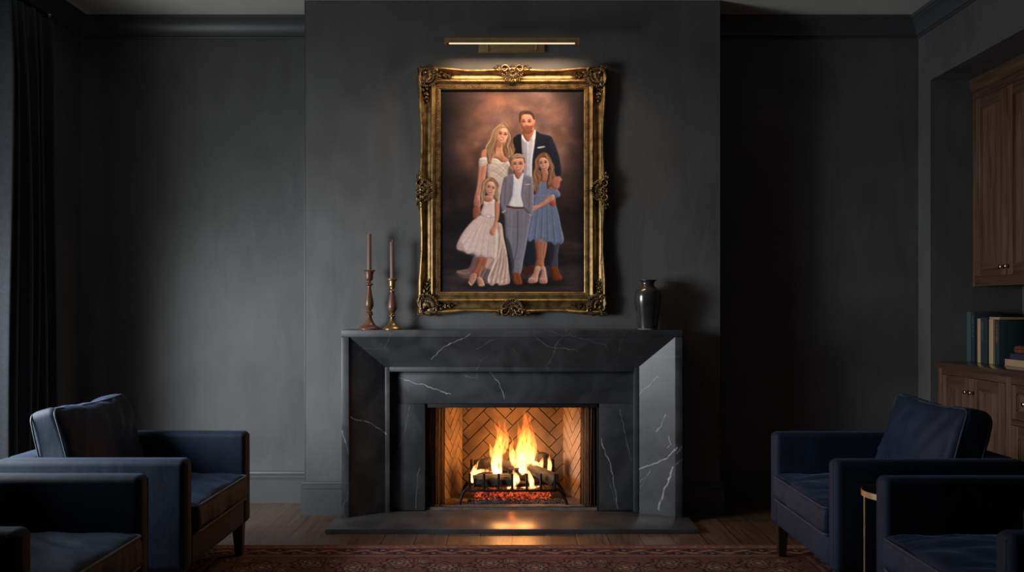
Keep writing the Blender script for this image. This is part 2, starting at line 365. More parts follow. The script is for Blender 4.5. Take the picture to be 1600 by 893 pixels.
# ---------------------------------------------------------------- curtain and rod
t = thing('curtain', (-2.58, 4.66, 0), 'dark floor-length pleated curtain hanging at the left edge of the room', 'curtain')
def fold(y, z):
    k = (4.965-y)/.088*2*PI
    top = max(0, min(1, (z-2.45)/.35))
    a = .044*(1-.45*top)
    s = math.sin(k); s2 = math.copysign(abs(s)**(.8+1.2*top), s)
    xx = -2.565+a*s2+.012*math.sin(k*.37+z*.9)+.008*math.sin(z*2.1+y*9)
    yy = y+.012*math.cos(k*2)*(1-top)+.010*math.sin(z*1.3)*math.sin(y*7)-.03*(1-min(1, (2.8-z)/.5))*(1-(4.97-y)/.7)*0
    return xx, yy
bm = BM(); NYc, NZc = 240, 44; g = []
for j in range(NZc+1):
    z = .015+(2.80-.015)*(j/NZc); row = []
    for i in range(NYc+1):
        u = i/NYc
        if u < .08:      # leading edge turned back towards the window wall
            k = u/.08; x1_, y1_ = fold(4.50, z); xx, yy = -2.655+(x1_+2.655)*k, 4.475+(y1_-4.475)*k*k
        else: xx, yy = fold(4.50+(4.965-4.50)*(u-.08)/.92, z)
        row.append(bm.verts.new((xx, yy, z)))
    g.append(row)
for j in range(NZc):
    for i in range(NYc): bm.faces.new((g[j][i], g[j][i+1], g[j+1][i+1], g[j+1][i]))
o = ob('drape', bm, M['curtain'], t, 180); md = o.modifiers.new('s', 'SOLIDIFY'); md.thickness = .004
t = thing('curtain_rod', (-2.58, 4.9, 2.83), 'thin black curtain rod with a small finial above the dark curtain', 'curtain rod')
bm = BM(); tube(bm, [(-2.58, 1.1, 2.835), (-2.58, 4.97, 2.835)], .009, 12); ob('pole', bm, M['black'], t)
bm = BM(); sphere(bm, (-2.58, 4.985, 2.835), .017, 3); ob('finial', bm, M['knob'], t)
bm = BM(); tube(bm, [(-2.58, 4.985-.07, 2.835), (-2.69, 4.985-.07, 2.835)], .007, 8); lathe(bm, [(.025, 0), (.025, .008)], (-2.69, 4.915, 2.835), 16, Matrix.Rotation(R(90), 4, 'Y')); ob('bracket', bm, M['black'], t)
for k in range(8):
    y = 4.95-k*.088; bm = BM()
    if k == 0: y = 4.94
    tube(bm, [(-2.58+.016*math.cos(a), y, 2.829+.016*math.sin(a)) for a in [i*2*PI/16 for i in range(16)]], .0025, 6, True); ob('curtain_ring', bm, M['black'], t)

# ---------------------------------------------------------------- mantelpiece
YO, YI, YS = 5.06, 5.19, 5.24
HT = .025
MX, BXI, MT, MB = .963, .922, 1.084, 1.043      # outer half width, inner edge of the border, top, underside of the border
IX, IT = .734, .866                              # inner frame
t = thing('fireplace_mantel', (0, 5.15, HT), 'black stone fireplace surround with deep splayed reveals and fine white veins', 'fireplace')
bm = BM()
box(bm, -MX, MX, YO, 5.249, MB, MT, .002)
ob('mantel_shelf', bm, M['marble'], t)
for s in (-1, 1):
    bm = BM(); a, b_ = sorted((s*MX, s*BXI)); box(bm, a, b_, YO, 5.249, HT, MB-.0005, .0015); ob('outer_border', bm, M['marble'], t)
    bm = BM()    # splayed side panel
    v = [(s*BXI, YO+.006, HT), (s*IX, YI, HT), (s*IX, YI, IT), (s*BXI, YO+.006, MB)]
    f = [bm.verts.new(p) for p in v]; k = [bm.verts.new((s*(BXI+.0), 5.246, z)) for x, y, z in v[:1]] + [bm.verts.new((s*IX, 5.246, HT)), bm.verts.new((s*IX, 5.246, IT)), bm.verts.new((s*BXI, 5.246, MB))]
    bm.faces.new(f); bm.faces.new(k[::-1])
    for i in range(4): bm.faces.new((f[i], k[i], k[(i+1) % 4], f[(i+1) % 4]))
    ob('side_splay', bm, M['marble'], t)
bm = BM()
v = [(-BXI, YO+.006, MB), (BXI, YO+.006, MB), (IX, YI, IT), (-IX, YI, IT)]
f = [bm.verts.new(p) for p in v]; k = [bm.verts.new((x, 5.246, z)) for x, y, z in v]
bm.faces.new(f); bm.faces.new(k[::-1])
for i in range(4): bm.faces.new((f[i], k[i], k[(i+1) % 4], f[(i+1) % 4]))
ob('top_splay', bm, M['marble'], t)
bm = BM(); fw = .026
box(bm, -IX, -IX+fw, YI-.004, 5.247, HT, IT, .0015); box(bm, IX-fw, IX, YI-.004, 5.247, HT, IT, .0015); box(bm, -IX+fw, IX-fw, YI-.004, 5.247, IT-fw, IT, .0015)
ob('inner_border', bm, M['marble'], t)
OX0, OX1, OZ = -.509, .511, .650
bm = BM(); box(bm, -IX+fw, IX-fw, YS, 5.249, OZ, IT-fw, .0012); ob('lintel_slab', bm, M['marble'], t)
bm = BM(); box(bm, -IX+fw, OX0, YS, 5.249, HT, OZ-.0018, .0012); ob('leg_slab', bm, M['marble'], t)
bm = BM(); box(bm, OX1, IX-fw, YS, 5.249, HT, OZ-.0018, .0012); ob('leg_slab', bm, M['marble'], t)
bm = BM(); box(bm, -.999, .999, 4.793, 5.225, 0, HT, .0015); box(bm, -.50, .50, 5.22, 5.262, 0, HT)
tag(ob('hearth_slab', bm, M['hearth']), 'low dark stone hearth slab on the floor reflecting the fire', 'hearth')

# ---------------------------------------------------------------- firebox with herringbone firebrick
FT, FZ = .66, .038
fb = thing('firebox', (0, 5.5, HT), 'firebox lined with orange-lit herringbone firebrick inside the fireplace', 'firebox')
def clip(poly, x0, x1, y0, y1):
    for ax, lim, sg in ((0, x0, 1), (0, x1, -1), (1, y0, 1), (1, y1, -1)):
        out = []
        for i in range(len(poly)):
            p, q = poly[i-1], poly[i]; dp, dq = (p[ax]-lim)*sg, (q[ax]-lim)*sg
            if (dp >= 0) != (dq >= 0):
                u = dp/(dp-dq); out.append((p[0]+u*(q[0]-p[0]), p[1]+u*(q[1]-p[1])))
            if dq >= 0: out.append(q)
        poly = out
        if len(poly) < 3: return []
    return poly
def herring(name, A, B, h0, h1, wd=.066, k=3, gap=.0045, off=(0, 0), th=.008):
    """brick panel from plan point A to plan point B, from height h0 to h1; room side is to the right-hand of A->B rotated"""
    A, B = Vector(A), Vector(B); D = (B-A); L = D.length; D.normalize(); Nn = Vector((D.y, -D.x))
    bk = BM(); bricks = BM(); Lb = wd*k
    def P(u, z, o_): q = A+D*u+Nn*o_; return (q.x, q.y, z)
    f = [bk.verts.new(P(*c)) for c in ((0, h0, 0), (L, h0, 0), (L, h1, 0), (0, h1, 0))]; b4 = [bk.verts.new(P(*c)) for c in ((0, h0, -.02), (L, h0, -.02), (L, h1, -.02), (0, h1, -.02))]
    bk.faces.new(f); bk.faces.new(b4[::-1])
    for i in range(4): bk.faces.new((f[i], b4[i], b4[(i+1) % 4], f[(i+1) % 4]))
    c, s = math.cos(PI/4), math.sin(PI/4)
    cu, cz = L/2+off[0], (h0+h1)/2+off[1]
    for i in range(-26, 27):
        for j in range(-14, 15):
            # horizontal and vertical bricks of the classic pattern
            for kind in (0, 1):
                if kind == 0: x, y, w_, h_ = i*wd+j*(2*Lb)/1, i*wd, Lb, wd
                else: x, y, w_, h_ = i*wd+j*(2*Lb)-wd*0+Lb, i*wd-(Lb-wd)*1, wd, Lb
                g_ = gap/2
                rect = [(x+g_, y+g_), (x+w_-g_, y+g_), (x+w_-g_, y+h_-g_), (x+g_, y+h_-g_)]
                poly = [(cu+px*c-py*s, cz+px*s+py*c) for px, py in rect]
                if max(p[0] for p in poly) < 0 or min(p[0] for p in poly) > L or max(p[1] for p in poly) < h0 or min(p[1] for p in poly) > h1: continue
                poly = clip(poly, .0005, L-.0005, h0, h1)
                if len(poly) < 3: continue
                mx_, mz_ = sum(p[0] for p in poly)/len(poly), sum(p[1] for p in poly)/len(poly)
                inn = [(p[0]+(mx_-p[0])*.03, p[1]+(mz_-p[1])*.03) for p in poly]
                a = [bricks.verts.new(P(p[0], p[1], 0)) for p in poly]; b2 = [bricks.verts.new(P(p[0], p[1], th*.75)) for p in poly]; c3 = [bricks.verts.new(P(p[0], p[1], th)) for p in inn]
                n_ = len(poly)
                for q in range(n_):
                    r_ = (q+1) % n_
                    bricks.faces.new((a[q], a[r_], b2[r_], b2[q])); bricks.faces.new((b2[q], b2[r_], c3[r_], c3[q]))
                bricks.faces.new(c3)
    p = ob(name, bk, M['mortar'], fb); q = ob('firebrick', bricks, M['firebrick_sooty_shaded' if name == 'brick_back' else 'firebrick'], p, 20)
    return p
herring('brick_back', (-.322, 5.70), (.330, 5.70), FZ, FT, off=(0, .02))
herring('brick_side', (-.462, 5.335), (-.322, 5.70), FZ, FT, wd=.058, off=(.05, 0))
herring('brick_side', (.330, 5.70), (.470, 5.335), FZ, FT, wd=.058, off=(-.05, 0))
bm = BM(); box(bm, -.499, .499, 5.263, 5.70, .0, FZ); ob('firebox_floor', bm, M['ash'], fb)
bm = BM(); box(bm, -.499, .499, 5.252, 5.72, FT, FT+.03); ob('firebox_roof', bm, M['mortar'], fb)
bm = BM(); box(bm, -.514, .514, 5.2515, 5.275, .624, .699, .001); ob('hood_lip', bm, M['blackpaint'], fb)
bm = BM()
bm.free()
for s in (-1, 1): bm = BM(); a, b_ = sorted((s*.5145, s*.500)); box(bm, a, b_, 5.2515, 5.34, HT, FT); a, b_ = sorted((s*.5145, s*.458)); box(bm, a, b_, 5.325, 5.34, HT, FT); ob('side_jamb', bm, M['blackpaint'], fb)
bm = BM(); box(bm, -.4985, .4985, 5.2635, 5.272, HT+.0, FZ+.004, .001); ob('threshold_strip', bm, M['blackpaint'], fb)

# woven metal mesh curtains
def mesh_mat():
    m, n, l, b = new_mat('chain_mesh')
    b.inputs['Base Color'].default_value = (.03, .022, .017, 1); b.inputs['Metallic'].default_value = .5; b.inputs['Roughness'].default_value = .38
    uv = n.new('ShaderNodeTexCoord'); mp = n.new('ShaderNodeMapping'); mp.inputs['Scale'].default_value = (1, 1, 1)
    l.new(uv.outputs['UV'], mp.inputs['Vector'])
    ck = n.new('ShaderNodeTexChecker'); ck.inputs['Scale'].default_value = 200; l.new(mp.outputs[0], ck.inputs['Vector'])
    mr = n.new('ShaderNodeMapRange'); mr.inputs[3].default_value = .80; mr.inputs[4].default_value = 1; l.new(ck.outputs['Fac'], mr.inputs[0])
    l.new(mr.outputs[0], b.inputs['Alpha'])
    mc = n.new('ShaderNodeMix'); mc.data_type = 'RGBA'; mc.inputs[6].default_value = (.30, .16, .08, 1); mc.inputs[7].default_value = (.008, .006, .005, 1); l.new(ck.outputs['Fac'], mc.inputs[0]); l.new(mc.outputs[2], b.inputs['Base Color'])
    return m
M['mesh'] = mesh_mat()
def mesh_curtain(x0, x1, label):
    t = thing('mesh_curtain', ((x0+x1)/2, 5.30, FZ), label, 'fireplace screen', 'metal mesh curtains in the fireplace opening')
    bm = BM(); n_, nz = 90, 24; g = []; uvl = bm.loops.layers.uv.new('UVMap'); 
    def pt(i, j):
        u = i/n_; z = FZ+.006+(.622-FZ-.006)*j/nz
        ph = u*2*PI*5.5
        return (x0+(x1-x0)*u+.004*math.sin(ph*.5+z*2), 5.300+.017*math.sin(ph+.25*math.sin(z*7))*(1.0+.2*(1-j/nz)), z)
    g = [[bm.verts.new(pt(i, j)) for i in range(n_+1)] for j in range(nz+1)]
    for j in range(nz):
        for i in range(n_):
            f = bm.faces.new((g[j][i], g[j][i+1], g[j+1][i+1], g[j+1][i]))
            for lp, (a, b_) in zip(f.loops, ((i, j), (i+1, j), (i+1, j+1), (i, j+1))): lp[uvl].uv = (a/n_*.42, b_/nz*.6)
    ob('woven_mesh', bm, M['mesh'], t, 180)
    bm = BM(); tube(bm, [(x0, 5.300, .632), (x1, 5.300, .632)], .005, 8); ob('hanging_rod', bm, M['black'], t)
mesh_curtain(-.497, -.394, 'gathered black metal mesh curtain at the left side of the fire opening')
mesh_curtain(.402, .497, 'gathered black metal mesh curtain at the right side of the fire opening')

# grate
GY = 5.34
gr = thing('fire_grate', (0, 5.42, FZ), 'black iron fire grate with upright bars holding the burning logs', 'fire grate')
bx = [-.252, -.166, -.079, .001, .088, .172, .256]
bm = BM(); box(bm, -.262, .266, GY-.007, GY+.007, .114, .128, .002); ob('front_rail', bm, M['black'], gr)
bm = BM(); box(bm, -.262, .266, 5.555-.007, 5.555+.007, .114, .128, .002); ob('rear_rail', bm, M['black'], gr)
for x in bx:
    bm = BM(); tube(bm, [(x, GY, .222), (x, GY+.001, .150), (x, GY+.006, .128), (x, GY+.05, .120), (x, 5.52, .120), (x, 5.555, .132), (x, 5.56, .27 if x in (bx[0], bx[-1]) else .2)], .0075, 8)
    ob('grate_bar', bm, M['black'], gr)
for s, xe, xf in ((-1, -.255, -.313), (1, .259, .328)):
    for yy in (GY, 5.555):
        bm = BM(); pts = [(xe-s*.01, yy, .128), (xe+s*.012, yy, .130), (xe+s*.028, yy, .120), (xe+s*.042, yy, .098), (xf-s*.008, yy-.002, .062), (xf, yy-.004, FZ+.001)]
        tube(bm, pts, .0085, 8); ob('grate_foot', bm, M['black'], gr)
# logs
def log(a, b_, r0, r1, m, label, seed, ns=26, amp=.10, blunt=True):
    a, b_ = Vector(a), Vector(b_); mid = (a+b_)/2; d = (b_-a); L = d.length
    q = d.to_track_quat('X', 'Z').to_matrix().to_4x4()
    bm = BM(); rings = []; n_ = 20
    xs = [-.5, -.5, -.492]+[-.48+.96*i/ns for i in range(ns+1)]+[.492, .5, .5]
    for i, u in enumerate(xs):
        k = .0 if i in (0, len(xs)-1) else (.90 if i in (1, len(xs)-2) else 1)
        r = (r0+(r1-r0)*(u+.5))*k; ring = []
        for j in range(n_):
            a_ = 2*PI*j/n_
            nn = noise.noise(Vector((u*L*22+seed*3.1, math.cos(a_)*1.5, math.sin(a_)*1.5+seed)))
            rr = r*(1+amp*nn+.03*math.sin(a_*7+seed))
            ring.append(bm.verts.new((u*L+.004*math.sin(a_*2+seed)*(k > 0), rr*math.cos(a_), rr*math.sin(a_))))
        rings.append(ring)
    for p, c in zip(rings[:-1], rings[1:]):
        for j in range(n_): bm.faces.new((p[j], p[(j+1) % n_], c[(j+1) % n_], c[j]))
    bmesh.ops.remove_doubles(bm, verts=bm.verts[:], dist=1e-6)
    o = ob('log', bm, m, None, 60); o.location = mid; o.rotation_euler = q.to_euler()
    tag(o, label, 'log'); return o
log((-.232, 5.395, .168), (-.008, 5.40, .172), .036, .041, M['log'], 'pale grey-green log lying behind the front left bars of the grate', 1)
log((.04, 5.50, .262), (.262, 5.375, .176), .026, .040, M['log'], 'long ribbed log slanting down to the right end of the grate', 2)
log((-.235, 5.515, .168), (.245, 5.515, .168), .040, .040, M['char'], 'blackened back log lying along the rear of the grate', 3)
log((-.228, 5.49, .246), (-.128, 5.50, .262), .034, .031, M['char'], 'short charred log chunk on top at the left of the fire', 4, 12, .2)
log((-.075, 5.49, .252), (.02, 5.47, .232), .032, .034, M['char'], 'charred log chunk glowing between the two tall flames', 5, 12, .2)
log((-.022, 5.405, .228), (.040, 5.405, .228), .018, .018, M['char'], 'smallest black log end on top at the centre of the fire', 6, 8, .15)
log((.190, 5.53, .225), (.200, 5.53, .310), .036, .042, M['char'], 'upright wedge of charred log at the right rear of the grate', 7, 10, .12)
log((.02, 5.39, .150), (.10, 5.40, .146), .018, .020, M['char'], 'broken charred stick low behind the middle bars of the grate', 8, 8, .25)
# embers and cinders
def ember_mat():
    m, n, l, b = new_mat('glowing_ember')
    tc = n.new('ShaderNodeTexCoord'); nz = n.new('ShaderNodeTexNoise'); nz.inputs['Scale'].default_value = 60; l.new(tc.outputs['Object'], nz.inputs['Vector'])
    cr = n.new('ShaderNodeValToRGB'); e = cr.color_ramp.elements
    e[0].position = .42; e[0].color = (.02, .002, .001, 1); e[1].position = .62; e[1].color = (1, .10, .03, 1)
    k = e.new(.80); k.color = (1, .24, .07, 1)
    l.new(nz.outputs[0], cr.inputs[0]); l.new(cr.outputs[0], b.inputs['Emission Color']); b.inputs['Emission Strength'].default_value = .75
    b.inputs['Base Color'].default_value = (.03, .02, .018, 1); b.inputs['Roughness'].default_value = .9
    return m
M['ember'] = ember_mat()
def pebbles(name, n_, fx, m, rr, label, cat, tops=.0):
    bm = BM()
    for k in range(n_):
        x, y, z = fx(k); r = random.uniform(*rr)
        sphere(bm, (x, y, z), r, 1, (random.uniform(.8, 1.5), random.uniform(.8, 1.2), random.uniform(.6, 1)), Matrix.Rotation(random.random()*6, 4, 'Z') @ Matrix.Rotation(random.random()*6, 4, 'X'))
    return tag(ob(name, bm, m), label, cat, kind='stuff')
def f1(k):
    x = random.uniform(-.222, .232); y = random.uniform(5.385, 5.54); return (x, y, FZ+.012+.046*min(1, (y-5.375)/.05)*random.uniform(.5, 1)*(1-abs(x/.25)**4*.6))
pebbles('glowing_embers', 900, f1, M['ember'], (.005, .010), 'bed of glowing red embers beneath the fire grate', 'embers')
def f2(k):
    x = random.uniform(-.265, .300); y = 5.355+random.uniform(0, .05); return (x, y, FZ+.003+random.uniform(.2, 1)*(y-5.345)*.55*(1-abs(x/.31)**3*.5))
pebbles('cinders', 1100, f2, M['cinder'], (.0022, .0055), 'strip of grey cinders in front of the glowing embers', 'cinders')
# flames: closed tongues filled with glowing volume
def flame_mat():
    m = bpy.data.materials.new('flame'); m.use_nodes = True; n, l = m.node_tree.nodes, m.node_tree.links
    n.clear(); out = n.new('ShaderNodeOutputMaterial'); em = n.new('ShaderNodeEmission')
    tc = n.new('ShaderNodeTexCoord'); sp = n.new('ShaderNodeSeparateXYZ'); l.new(tc.outputs['Object'], sp.inputs[0])
    mr = n.new('ShaderNodeMapRange'); mr.inputs[1].default_value = 0; mr.inputs[2].default_value = .30; l.new(sp.outputs[2], mr.inputs[0])
    cr = n.new('ShaderNodeValToRGB'); e = cr.color_ramp.elements; e[0].color = (1, .48, .17, 1); e[0].position = 0; e[1].color = (1, .17, .018, 1); e[1].position = 1
    k = e.new(.5); k.color = (1, .27, .045, 1)
    st = n.new('ShaderNodeMapRange'); st.inputs[1].default_value = 0; st.inputs[2].default_value = 1; st.inputs[3].default_value = FL_S; st.inputs[4].default_value = FL_S*.16
    l.new(mr.outputs[0], cr.inputs[0]); l.new(mr.outputs[0], st.inputs[0])
    mpf = n.new('ShaderNodeMapping'); mpf.inputs['Scale'].default_value = (75, 75, 16); l.new(tc.outputs['Object'], mpf.inputs['Vector'])
    nf = n.new('ShaderNodeTexNoise'); nf.inputs['Scale'].default_value = 1; nf.inputs['Detail'].default_value = 2; nf.inputs['Distortion'].default_value = .6; l.new(mpf.outputs[0], nf.inputs['Vector'])
    rf = n.new('ShaderNodeMapRange'); rf.inputs[1].default_value = .38; rf.inputs[2].default_value = .62; rf.inputs[3].default_value = .12; rf.inputs[4].default_value = 1.7; l.new(nf.outputs[0], rf.inputs[0])
    mm = n.new('ShaderNodeMath'); mm.operation = 'MULTIPLY'; l.new(st.outputs[0], mm.inputs[0]); l.new(rf.outputs[0], mm.inputs[1])
    l.new(cr.outputs[0], em.inputs[0]); l.new(mm.outputs[0], em.inputs[1]); l.new(em.outputs[0], out.inputs['Volume'])
    return m
FL_S = 150
M['flame'] = flame_mat()
def flame(base, tongues, label, group='flames of the log fire'):
    """tongues: list of (list of (px, pz, radius), y)"""
    bm = BM()
    for pts, yy in tongues:
        x0_, z0_, r0_ = pts[0]; pts = [(x0_, z0_-r0_*1.1, r0_*.08), (x0_, z0_-r0_*.5, r0_*.75)]+pts     # rounded root
        P3 = [Vector((x, yy, z)) for x, z, r in pts]; rad = [r for x, z, r in pts]
        # smooth resample
        S, Rr = [], []
        for i in range(len(P3)-1):
            p0, p1, p2, p3 = P3[max(i-1, 0)], P3[i], P3[i+1], P3[min(i+2, len(P3)-1)]
            for q in range(5):
                u = q/5; S.append(.5*((2*p1)+(p2-p0)*u+(2*p0-5*p1+4*p2-p3)*u*u+(3*p1-p0-3*p2+p3)*u**3)); Rr.append(rad[i]+(rad[i+1]-rad[i])*u)
        S.append(P3[-1]); Rr.append(rad[-1])
        S = [s+Vector((.0025*noise.noise(s*45+Vector((yy*50, 0, 0))), .006*noise.noise(s*30), 0)) for s in S]
        tube(bm, S, Rr, 12, flat=.9)
    o = ob('flame', bm, M['flame'], None, 180)
    o.data.transform(Matrix.Translation(-Vector(base))); o.location = base
    return tag(o, label, 'flame', group)
def FP(px, py, w, Y): X, Z = pz(px, py, Y); return (X, Z, w*Y/1400)
def tg(l_, Y): return ([FP(a, b_, c, Y) for a, b_, c in l_], Y)
flame((-.075, 5.46, .20), [
    tg([(778, 741, 7), (776, 730, 9), (776, 716, 9.5), (779, 702, 9), (783, 688, 7.5), (784, 676, 5), (781, 666, 2.5), (779, 655, .3)], 5.455),
    tg([(781, 700, 8), (786, 686, 7), (789, 674, 4), (788, 664, 2), (791, 655, .3)], 5.465),
    tg([(776, 722, 7), (770, 710, 5), (767, 700, 2.5), (765, 692, .3)], 5.46),
    tg([(784, 704, 7), (790, 694, 5), (793, 684, 2.5), (794, 674, .3)], 5.47),
    tg([(780, 690, 6), (779, 674, 3.5), (774, 662, 1.5), (773, 650, .2)], 5.475)], 'tall narrow flame at the left of the fire, standing left of the tallest')
flame((.07, 5.47, .20), [
    tg([(816, 732, 9), (818, 718, 13), (819, 704, 14), (820, 690, 11), (822, 676, 9), (822, 662, 6), (820, 650, 3), (819, 637, .3)], 5.46),
    tg([(822, 700, 9), (826, 684, 8), (828, 670, 5), (827, 658, 3), (829, 647, .3)], 5.47),
    tg([(816, 696, 7), (812, 680, 4), (811, 668, 2), (808, 656, .2)], 5.475),
    tg([(826, 718, 10), (832, 704, 7), (834, 692, 4.5), (833, 682, 2.5), (835, 670, .3)], 5.465),
    tg([(806, 724, 8), (801, 710, 6), (799, 700, 3.5), (801, 690, 1.5), (799, 682, .2)], 5.455)], 'tallest flame rising from the centre right of the fire')
flame((.2, 5.44, .20), [
    tg([(836, 726, 7), (843, 730, 6), (846, 722, 3.5), (848, 714, .3)], 5.45),
    tg([(858, 736, 3), (859, 727, 3.6), (858, 718, 2.4), (859, 708, .2)], 5.49)], 'small low flame licking the right rear log chunk')
flame((-.235, 5.45, .18), [tg([(738, 750, 4), (739, 740, 5), (742, 731, 3.6), (746, 724, 1.6), (750, 716, .3)], 5.45), tg([(744, 738, 3), (752, 735, 3), (762, 735, 2), (770, 737, .4)], 5.45)], 'small flame at the far left end of the grate')
flame((0, 5.40, .14), [
    tg([(804, 760, 4), (807, 752, 6), (806, 744, 5), (803, 738, 2.4), (804, 730, .3)], 5.385),
    tg([(832, 758, 4), (829, 748, 5), (824, 738, 4), (819, 730, 2), (816, 722, .3)], 5.40),
    tg([(795, 761, 3), (803, 757, 3.5), (812, 758, 3), (822, 760, 3), (834, 761, 2), (846, 758, .4)], 5.385)], 'low flames glowing between the logs behind the grate bars')
point_light('fire_light', (-.06, 5.43, .36), FIRE_P*.45, (1, .42, .12), .05)
point_light('fire_light', (.08, 5.43, .38), FIRE_P*.55, (1, .42, .12), .05)
point_light('ember_light', (0, 5.42, .085), .5, (1, .16, .04), .02)
# ---------------------------------------------------------------- gilded frame
fr = thing('framed_portrait', (0, 5.25, 1.17), 'ornate antique gold framed family portrait hanging above the mantel', 'picture')
FX0, FX1, FZ0, FZ1 = -.5475, .5515, 1.170, 2.610
WY = 5.249
prof = [(.000, .004), (.000, .030), (.003, .046), (.009, .056), (.016, .058), (.021, .054), (.0235, .047), (.027, .040), (.034, .030), (.044, .0235), (.054, .022), (.064, .0255), (.072, .033), (.077, .040),
        (.079, .0385), (.0805, .044), (.084, .0455), (.087, .043), (.088, .036), (.090, .034), (.106, .031), (.108, .035), (.110, .037), (.112, .033), (.124, .030), (.127, .033), (.130, .031), (.132, .022), (.134, .016)]
TAPER = {'l': 1.02, 'r': 1.02, 't': 1.0, 'b': .92}
def sweepk(tt, L):
    # 0 at corners and in the middle, 1 halfway between: the swept rim
    s = abs(math.sin(2*PI*tt)); a = min(1, max(0, (tt-.13)/.12)) if tt < .5 else min(1, max(0, (.87-tt)/.12))
    m_ = min(1, abs(tt-.5)/.16)
    return max(0, min(1, a))*max(0, m_**.8)
bm = BM()
sides = {'b': (Vector((FX0, FZ0)), Vector((1, 0)), FX1-FX0, Vector((0, 1))), 'r': (Vector((FX1, FZ0)), Vector((0, 1)), FZ1-FZ0, Vector((-1, 0))),
         't': (Vector((FX1, FZ1)), Vector((-1, 0)), FX1-FX0, Vector((0, -1))), 'l': (Vector((FX0, FZ1)), Vector((0, -1)), FZ1-FZ0, Vector((1, 0)))}
for key, (o0, dr, L, inn) in sides.items():
    NS = 72; grid = []
    for i in range(NS+1):
        tt = i/NS; k = sweepk(tt, L); row = []
        for v, d in prof:
            # rim swings inward and drops between the cartouches
            vv = v; dd = d
            if v < .03: vv = v+.0135*k*(1-v/.05)*1.0; dd = d-.010*k*(v < .025)
            vv += 0
            al = v+tt*(L-2*v)
            q = o0+dr*al+inn*vv
            row.append(bm.verts.new((q.x, WY-dd, q.y)))
        grid.append(row)
    for a, c in zip(grid[:-1], grid[1:]):
        for j in range(len(prof)-1): bm.faces.new((a[j], c[j], c[j+1], a[j+1]))
bmesh.ops.remove_doubles(bm, verts=bm.verts[:], dist=1e-5)
ob('moulding', bm, M['gilt'], fr, 40)
bm = BM()   # rope beading round the picture
for key, (o0, dr, L, inn) in sides.items():
    v = .118; n_ = int((L-2*v)/.0095)
    for i in range(n_):
        q = o0+inn*v+dr*(v+(i+.5)*(L-2*v)/n_)
        ang = math.atan2(dr.y, dr.x)
        sphere(bm, (q.x, WY-.032, q.y), .0052, 1, (1.25, .9, .62), Matrix.Rotation(-ang-R(48), 4, 'Y'))
ob('rope_beading', bm, M['gilt'], fr, 50)
# carved ornaments, local coordinates x along, y inward, z towards the viewer
class Orn:
    def __init__(s): s.bm = BM()
    def tube(s, pts, rad, n=7, flat=.8): tube(s.bm, pts, rad, n)
    def scroll(s, cx, cy, r0, a0, turns, r1, w0, w1, z0=.050, lead=None, hand=1):
        pts = []; rad = []; N = 26
        if lead:
            for i, p in enumerate(lead): pts.append((p[0], p[1], z0-.006)); rad.append(w0*(.5+.5*i/len(lead)))
        for i in range(N):
            u = i/(N-1); a = a0+hand*u*turns*2*PI; r = r0+(r1-r0)*u
            pts.append((cx+r*math.cos(a), cy+r*math.sin(a), z0+.010*u)); rad.append(w0+(w1-w0)*u)
        s.tube(pts, rad); sphere(s.bm, pts[-1], w1*1.9, 2)
    def leaf(s, x, y, ang, L, W, z=.045, lift=.008):
        t = bmesh.new(); n_ = 8; rows = []
        for i in range(n_+1):
            u = i/n_; wv = W*(math.sin(PI*min(1, u**.75)))*(1+.22*math.sin(u*22))*.5+.0006
            zz = z+lift*math.sin(u*PI*.9)
            rows.append([t.verts.new((u*L, -wv, zz-.006)), t.verts.new((u*L, -wv*.55, zz+.001)), t.verts.new((u*L, 0, zz-.0015)), t.verts.new((u*L, wv*.55, zz+.001)), t.verts.new((u*L, wv, zz-.006))])
        for a, c in zip(rows[:-1], rows[1:]):
            for j in range(4): t.faces.new((a[j], c[j], c[j+1], a[j+1]))
        merge(s.bm, t, Matrix.Translation((x, y, 0)) @ Matrix.Rotation(ang, 4, 'Z'))
    def bead(s, x, y, r, z=.05, sc=(1, 1, .8)): sphere(s.bm, (x, y, z), r, 2, sc)
    def fan(s, cx, cy, a0, a1, n_, r0, r1, w, z=.042, dish=.008):
        for i in range(n_):
            a = a0+(a1-a0)*i/(n_-1); pts = []; rad = []
            for q in range(7):
                u = q/6; r = r0+(r1-r0)*u; pts.append((cx+r*math.cos(a), cy+r*math.sin(a), z+dish*(2*u-1)**2)); rad.append(w*(.45+.65*u)*(1 if q < 6 else .8))
            s.tube(pts, rad, 6)
        for i in range(n_+1):
            a = a0+(a1-a0)*(i-.5)/(n_-1); s.bead(cx+(r1+.003)*math.cos(a), cy+(r1+.003)*math.sin(a), w*1.15, z+dish)
    def dome(s, cx, cy, r, h, z=.03):
        sphere(s.bm, (cx, cy, z), r, 3, (1, 1, h/r))
def place(orn, name, org, ax, ay):
    me_bm = orn.bm
    for v in me_bm.verts:
        p = v.co; q = org+ax*p.x+ay*p.y; v.co = Vector((q.x, WY-p.z, q.y))
    ob(name, me_bm, M['gilt_dark'], fr, 60)
